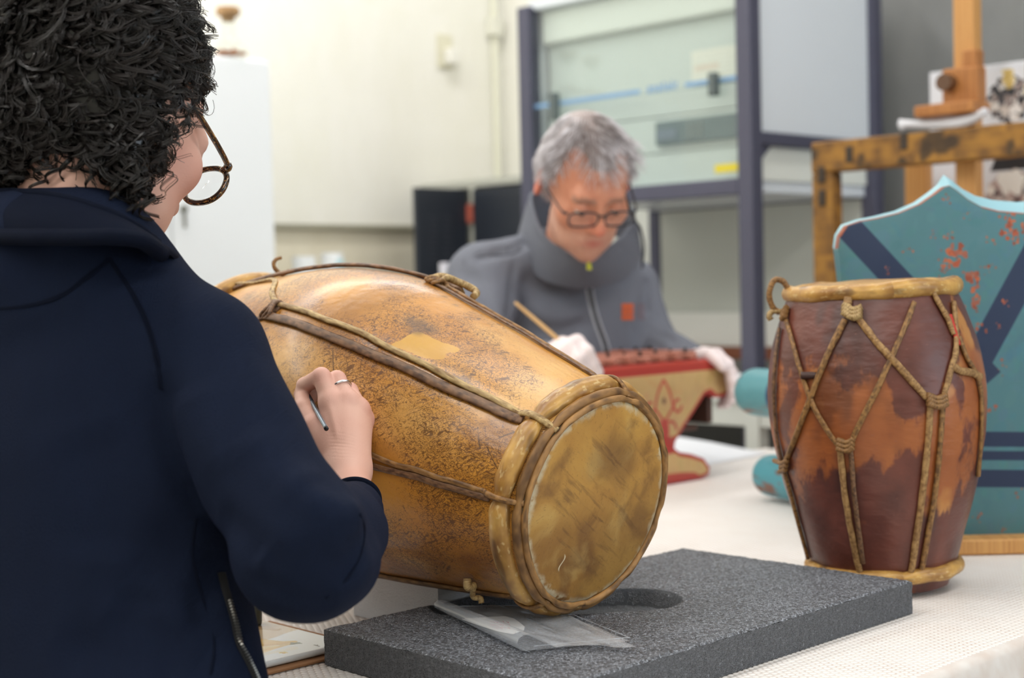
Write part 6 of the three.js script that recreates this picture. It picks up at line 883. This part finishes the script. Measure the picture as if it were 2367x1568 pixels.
  for (const sx of [1, -1]) { const e = t.add('eye', new THREE.SphereGeometry(0.0122, 20, 14).translate(...HF.out(sx * 0.032, 0.003, 0.0868).toArray()), std([226, 220, 212], { roughness: 0.2 })); t.add('iris', new THREE.SphereGeometry(0.006, 16, 10).translate(...HF.out(sx * 0.032, -0.003, 0.0935).toArray()), std([50, 44, 40], { roughness: 0.2 }), e); t.add('eyelid', new THREE.SphereGeometry(0.0132, 24, 12, 0, 6.2832, 0, 1.5).applyQuaternion(new THREE.Quaternion().setFromRotationMatrix(new THREE.Matrix4().makeBasis(HF.x, HF.y, HF.z))).translate(...HF.out(sx * 0.032, 0.0022, 0.0868).toArray()), std([196, 130, 104])); }
  // jacket
  const rows = [[0.84, 0.125, -2.94, 0.175, 0.125], [1.0, 0.125, -2.93, 0.172, 0.122], [1.12, 0.125, -2.915, 0.17, 0.12], [1.24, 0.125, -2.90, 0.155, 0.105], [1.335, 0.125, -2.885, 0.095, 0.075]];
  const raw = union(0.04, trunk(rows, ax, 0.06), cap(at(1290, 590, 2.87), shR, 0.058, 0.073), cap(at(1345, 620, 2.9), shL, 0.055, 0.06)), arms = union(0.02, cap(shR, elR, 0.07, 0.056), cap(elR, wrR, 0.054, 0.037), cap(shL, elL, 0.062, 0.054), cap(elL, wrL.clone().lerp(elL, 0.04), 0.052, 0.034));
  const cloth = union(0.018, raw, arms), hol = carve(0.005, cloth, union(0.02, cap(at(1332, 560, 2.84), at(1340, 500, 2.78), 0.06, 0.07)));
  const D = (l) => l.map(([x, y]) => drape(cloth, x, y, 2.3, 3.2)).filter((p) => p);
  const jackF = folded(hol, [[D([[1240, 540], [1200, 570], [1130, 590], [1090, 600]]), 0.012, 0.0102], [D([[1060, 620], [1110, 660], [1140, 740], [1150, 800]]), 0.014, 0.0085], [D([[1190, 600], [1180, 680], [1170, 760]]), 0.008, 0.0051], [D([[1200, 640], [1260, 660], [1340, 660]]), 0.018, 0.0085], [D([[1180, 700], [1260, 730], [1360, 720]]), 0.018, -0.0085], [D([[1220, 760], [1290, 770], [1370, 740]]), 0.016, 0.0068], [D([[1430, 620], [1450, 700], [1470, 800]]), 0.02, 0.0068], [D([[1485, 560], [1495, 640], [1490, 730]]), 0.012, 0.0102], [D([[1500, 760], [1550, 780], [1600, 800]]), 0.01, 0.0085], [D([[1520, 740], [1560, 800], [1570, 830]]), 0.008, 0.0068], [D([[1490, 800], [1540, 825], [1590, 835]]), 0.008, -0.0068]], (x, y, z) => 0.008 * (fbm(x * 8 + 5, y * 8, z * 8, 3) - 0.5));
  const greyTex = tex(256, 256, (u, v) => mix3([0.88, 0.88, 0.88], [1, 1, 1], ring(u, v, 40, 120, 3, 2)));
  const grey = phys([120, 123, 134], { roughness: 0.8, specularIntensity: 0.4, sheen: 0.3, sheenRoughness: 0.5, sheenColor: col(120, 124, 140), map: rep(greyTex, 5, 5), bumpMap: rep(clothBump, 10, 10), bumpScale: 0.0006 });
  t.add('jacket', linUV(nets(jackF, V(-0.24, 0.85, -3.2), V(0.47, 1.42, -2.42), 0.0062)), grey);
  // tall zipped collar
  const up = J([[1234, 445, 2.90], [1228, 490, 2.81], [1268, 560, 2.715], [1350, 596, 2.665], [1434, 556, 2.73], [1464, 485, 2.85], [1350, 440, 2.97]]), lo = J([[1205, 540, 2.93], [1203, 590, 2.82], [1262, 650, 2.745], [1358, 668, 2.735], [1444, 644, 2.78], [1480, 575, 2.90], [1350, 530, 3.02]]), cu = curve(up, true), cl = curve(lo, true), nc = at(1335, 560, 2.84);
  const band = (off) => grid(100, 8, (u, v) => { const p = cl.getPoint(u).lerp(cu.getPoint(u), v), o = V(p.x - nc.x, 0, p.z - nc.z).normalize(); return p.addScaledVector(o, off + 0.002 * Math.sin(v * 3.14) + 0.003 * (noise(u * 14, v * 2, 3) - 0.5)); });
  t.add('collar', merge([band(0), band(-0.007), rod([...Array(40)].map((_, i) => { const p = cu.getPoint(i / 40), o = V(p.x - nc.x, 0, p.z - nc.z).normalize(); return p.addScaledVector(o, -0.0035); }), 0.0045, { closed: true, seg: 120, rad: 8 })]), Object.assign(grey.clone(), { side: THREE.DoubleSide }));
  const S = (l, r, m, part, label, o = {}) => { const pts = l.map(([x, y]) => drape(jackF, x, y, 2.3, 3.2, 0.0008)).filter((p) => p); return pts.length > 1 ? t.add(part, rod(pts, r, { rad: 8, seg: 60, ...o }), m, null, label) : null; };
  const zl = [[1360, 645], [1364, 680], [1372, 720], [1383, 757], [1396, 792], [1406, 830], [1409, 850]];
  S(zl.map(([x, y]) => [x - 7, y]), 0.0024, std([186, 190, 198], { roughness: 0.5 }), 'zip_piping', 'light grey piping beside the zip'); S(zl.map(([x, y]) => [x + 6, y - 4]), 0.0024, std([186, 190, 198], { roughness: 0.5 }), 'zip_piping');
  S(zl, 0.0036, std([56, 58, 64]), 'zip'); S([[1172, 570], [1176, 640], [1168, 720], [1160, 790]], 0.0016, grey, 'seam'); S([[1205, 575], [1180, 588], [1120, 590], [1070, 606]], 0.0016, grey, 'seam');
  const zt = at(1360, 604, 2.652); t.add('zip_pull', rod([zt, zt.clone().addScaledVector(CU, -0.016).addScaledVector(CR, 0.002)], (s) => 0.0034 + 0.0012 * s, { rad: 8 }), std([212, 216, 60], { roughness: 0.5 }), null, 'yellow zip pull');
  const logo = paint(256, 256, (c, w, h) => { c.clearRect(0, 0, w, h); c.fillStyle = '#e0642c'; c.font = 'bold 92px sans-serif'; c.textBaseline = 'middle'; ['EEE', 'EEE', 'EEE'].forEach((s, i) => c.fillRect(8, 16 + i * 80, 112, 66)); c.fillStyle = 'rgba(92,95,104,0.5)'; for (let i = 0; i < 3; i++) for (let j = 0; j < 2; j++) c.fillRect(44 + j * 36, 22 + i * 80, 5, 54); c.fillStyle = 'rgba(150,66,58,0.8)'; for (let i = 0; i < 3; i++) { c.fillRect(150, 24 + i * 80, 78, 8); c.fillRect(150, 62 + i * 80, 78, 8); } });
  { const g = grid(10, 10, (u, v) => drape(jackF, lerp(1434, 1496, u), lerp(742, 700, v), 2.3, 3.2, 0.0012) || at(lerp(1434, 1496, u), lerp(742, 700, v), 2.86)); t.add('chest_print', g, std(WHITE, { map: logo, roughness: 0.8, transparent: true, side: THREE.DoubleSide }), null, 'orange printed emblem on the chest'); }
  t.add('trousers', nets(union(0.03, cap(V(0.06, 0.87, -2.95), V(0.02, 0.06, -2.98), 0.105, 0.075), cap(V(0.19, 0.87, -3.04), V(0.17, 0.06, -3.09), 0.105, 0.075)), V(-0.12, 0.02, -3.22), V(0.36, 1.0, -2.78), 0.013), std([52, 56, 70], { roughness: 0.9 }));
  for (const [x, z] of [[0.03, -2.97], [0.18, -3.07]]) t.add('shoe', nets(ell(V(x, 0.045, z), [0.05, 0.045, 0.1]), V(x - 0.07, 0, z - 0.12), V(x + 0.07, 0.1, z + 0.12), 0.009), std([34, 32, 30], { roughness: 0.6 }));
  // spectacles with a cord
  glasses(t, HF, null, { w: 0.027, h: 0.0155, z: 0.112, y: -0.006, r: 0.0335, thick: 0.0019, temple: 0.0022, rimMat: phys([38, 40, 46], { roughness: 0.3 }), round: 0.6 });
  t.add('spectacles_cord', rod([HF.out(0.081, -0.01, -0.03), at(1462, 500, 2.72), at(1480, 530, 2.80), at(1488, 575, 2.88), at(1484, 620, 2.90)], 0.0028, { rad: 8 }), std([44, 46, 52]));
  // short grey hair: a close cap and many short strands combed forward
  const line = (q) => { const a = Math.abs(q.x); return q.z > 0.03 ? 0.068 + 0.026 * sstep(0.012, 0.036, a) - 0.05 * sstep(0.046, 0.07, a) : lerp(0.02, -0.055, sstep(0.02, -0.05, q.z)); };
  const capF = inFrame((x, y, z) => smax(cranium(x, y, z) - 0.0045, line(V(x, y, z)) - y, 0.012), HF);
  const mass = nets((x, y, z) => capF(x, y, z), HF.out(0, 0, 0).subScalar(0.16), HF.out(0, 0, 0).addScalar(0.17), 0.005); mass.userData.c = srgb(150, 134, 130);
  const st = new Strands(), r = rng(55), mp = mass.attributes.position, mn = mass.attributes.normal;
  for (let k = 0, made = 0; k < 40000 && made < 9000; k++) {
    const i = Math.floor(r() * mp.count), p = V(mp.getX(i), mp.getY(i), mp.getZ(i)), n = V(mn.getX(i), mn.getY(i), mn.getZ(i)), q = HF.in(p); if (q.y < line(q) - 0.002 || cranium(q.x, q.y, q.z) < -0.004) continue; made++;
    const f = HF.z.clone().multiplyScalar(0.7).addScaledVector(HF.y, -0.45 - 0.5 * (q.z < 0 ? 1 : 0)).addScaledVector(HF.x, 0.6 * (noise(q.x * 60, q.y * 60, q.z * 60) - 0.5) + q.x * 3).addScaledVector(n, 0.25 + 0.9 * noise(q.x * 45 + 9, q.y * 45, q.z * 45)); const g = f.normalize(), L = (0.014 + r() * 0.016) * (q.z > 0.0 && q.y > 0.06 ? 1.3 : 0.8), tuft = noise(q.x * 110, q.y * 110, q.z * 110), thin = Math.exp(-((q.x / 0.03) ** 2 + ((q.z - 0.01) / 0.035) ** 2));
    const grey_ = -0.15 + 1.0 * tuft + 0.3 * r() + (thin > 0.3 ? -0.2 : 0.15), c = mix3(srgb(112, 98, 94), srgb(236, 232, 236), clamp(grey_ * 1.15)); if (thin > 0.5 && r() < 0.35) continue;
    st.add([p, p.clone().addScaledVector(g, L * 0.4).addScaledVector(n, 0.002), p.clone().addScaledVector(g, L * 0.75).addScaledVector(n, 0.002), p.clone().addScaledVector(g, L).addScaledVector(n, 0.0005)], 0.0006, 0.0002, c);
  }
  t.add('hair', st.build(mass), phys(WHITE, { vertexColors: true, roughness: 0.5, side: THREE.DoubleSide }), null, 'short grey hair');
  const b0 = at(1191, 700, 2.56), b1 = at(1352, 838, 2.455), b2 = at(1388, 868, 2.47);
  const k = thing('wooden_brush', 'thin wooden brush held in the white gloved hand behind the big drum', 'brush', b0.clone());
  k.add('handle', rod([b0, b1], (s) => 0.0026 + 0.0012 * Math.sin(s * 3.1), { rad: 12, seg: 20 }), std([200, 158, 104], { roughness: 0.5 }));
  k.add('bristles', rod([b1, b2], (s) => 0.003 * (1 - s * 0.7), { rad: 10, seg: 6 }), std([70, 50, 36], { roughness: 0.9 }));
}
renderer.render(scene, camera);
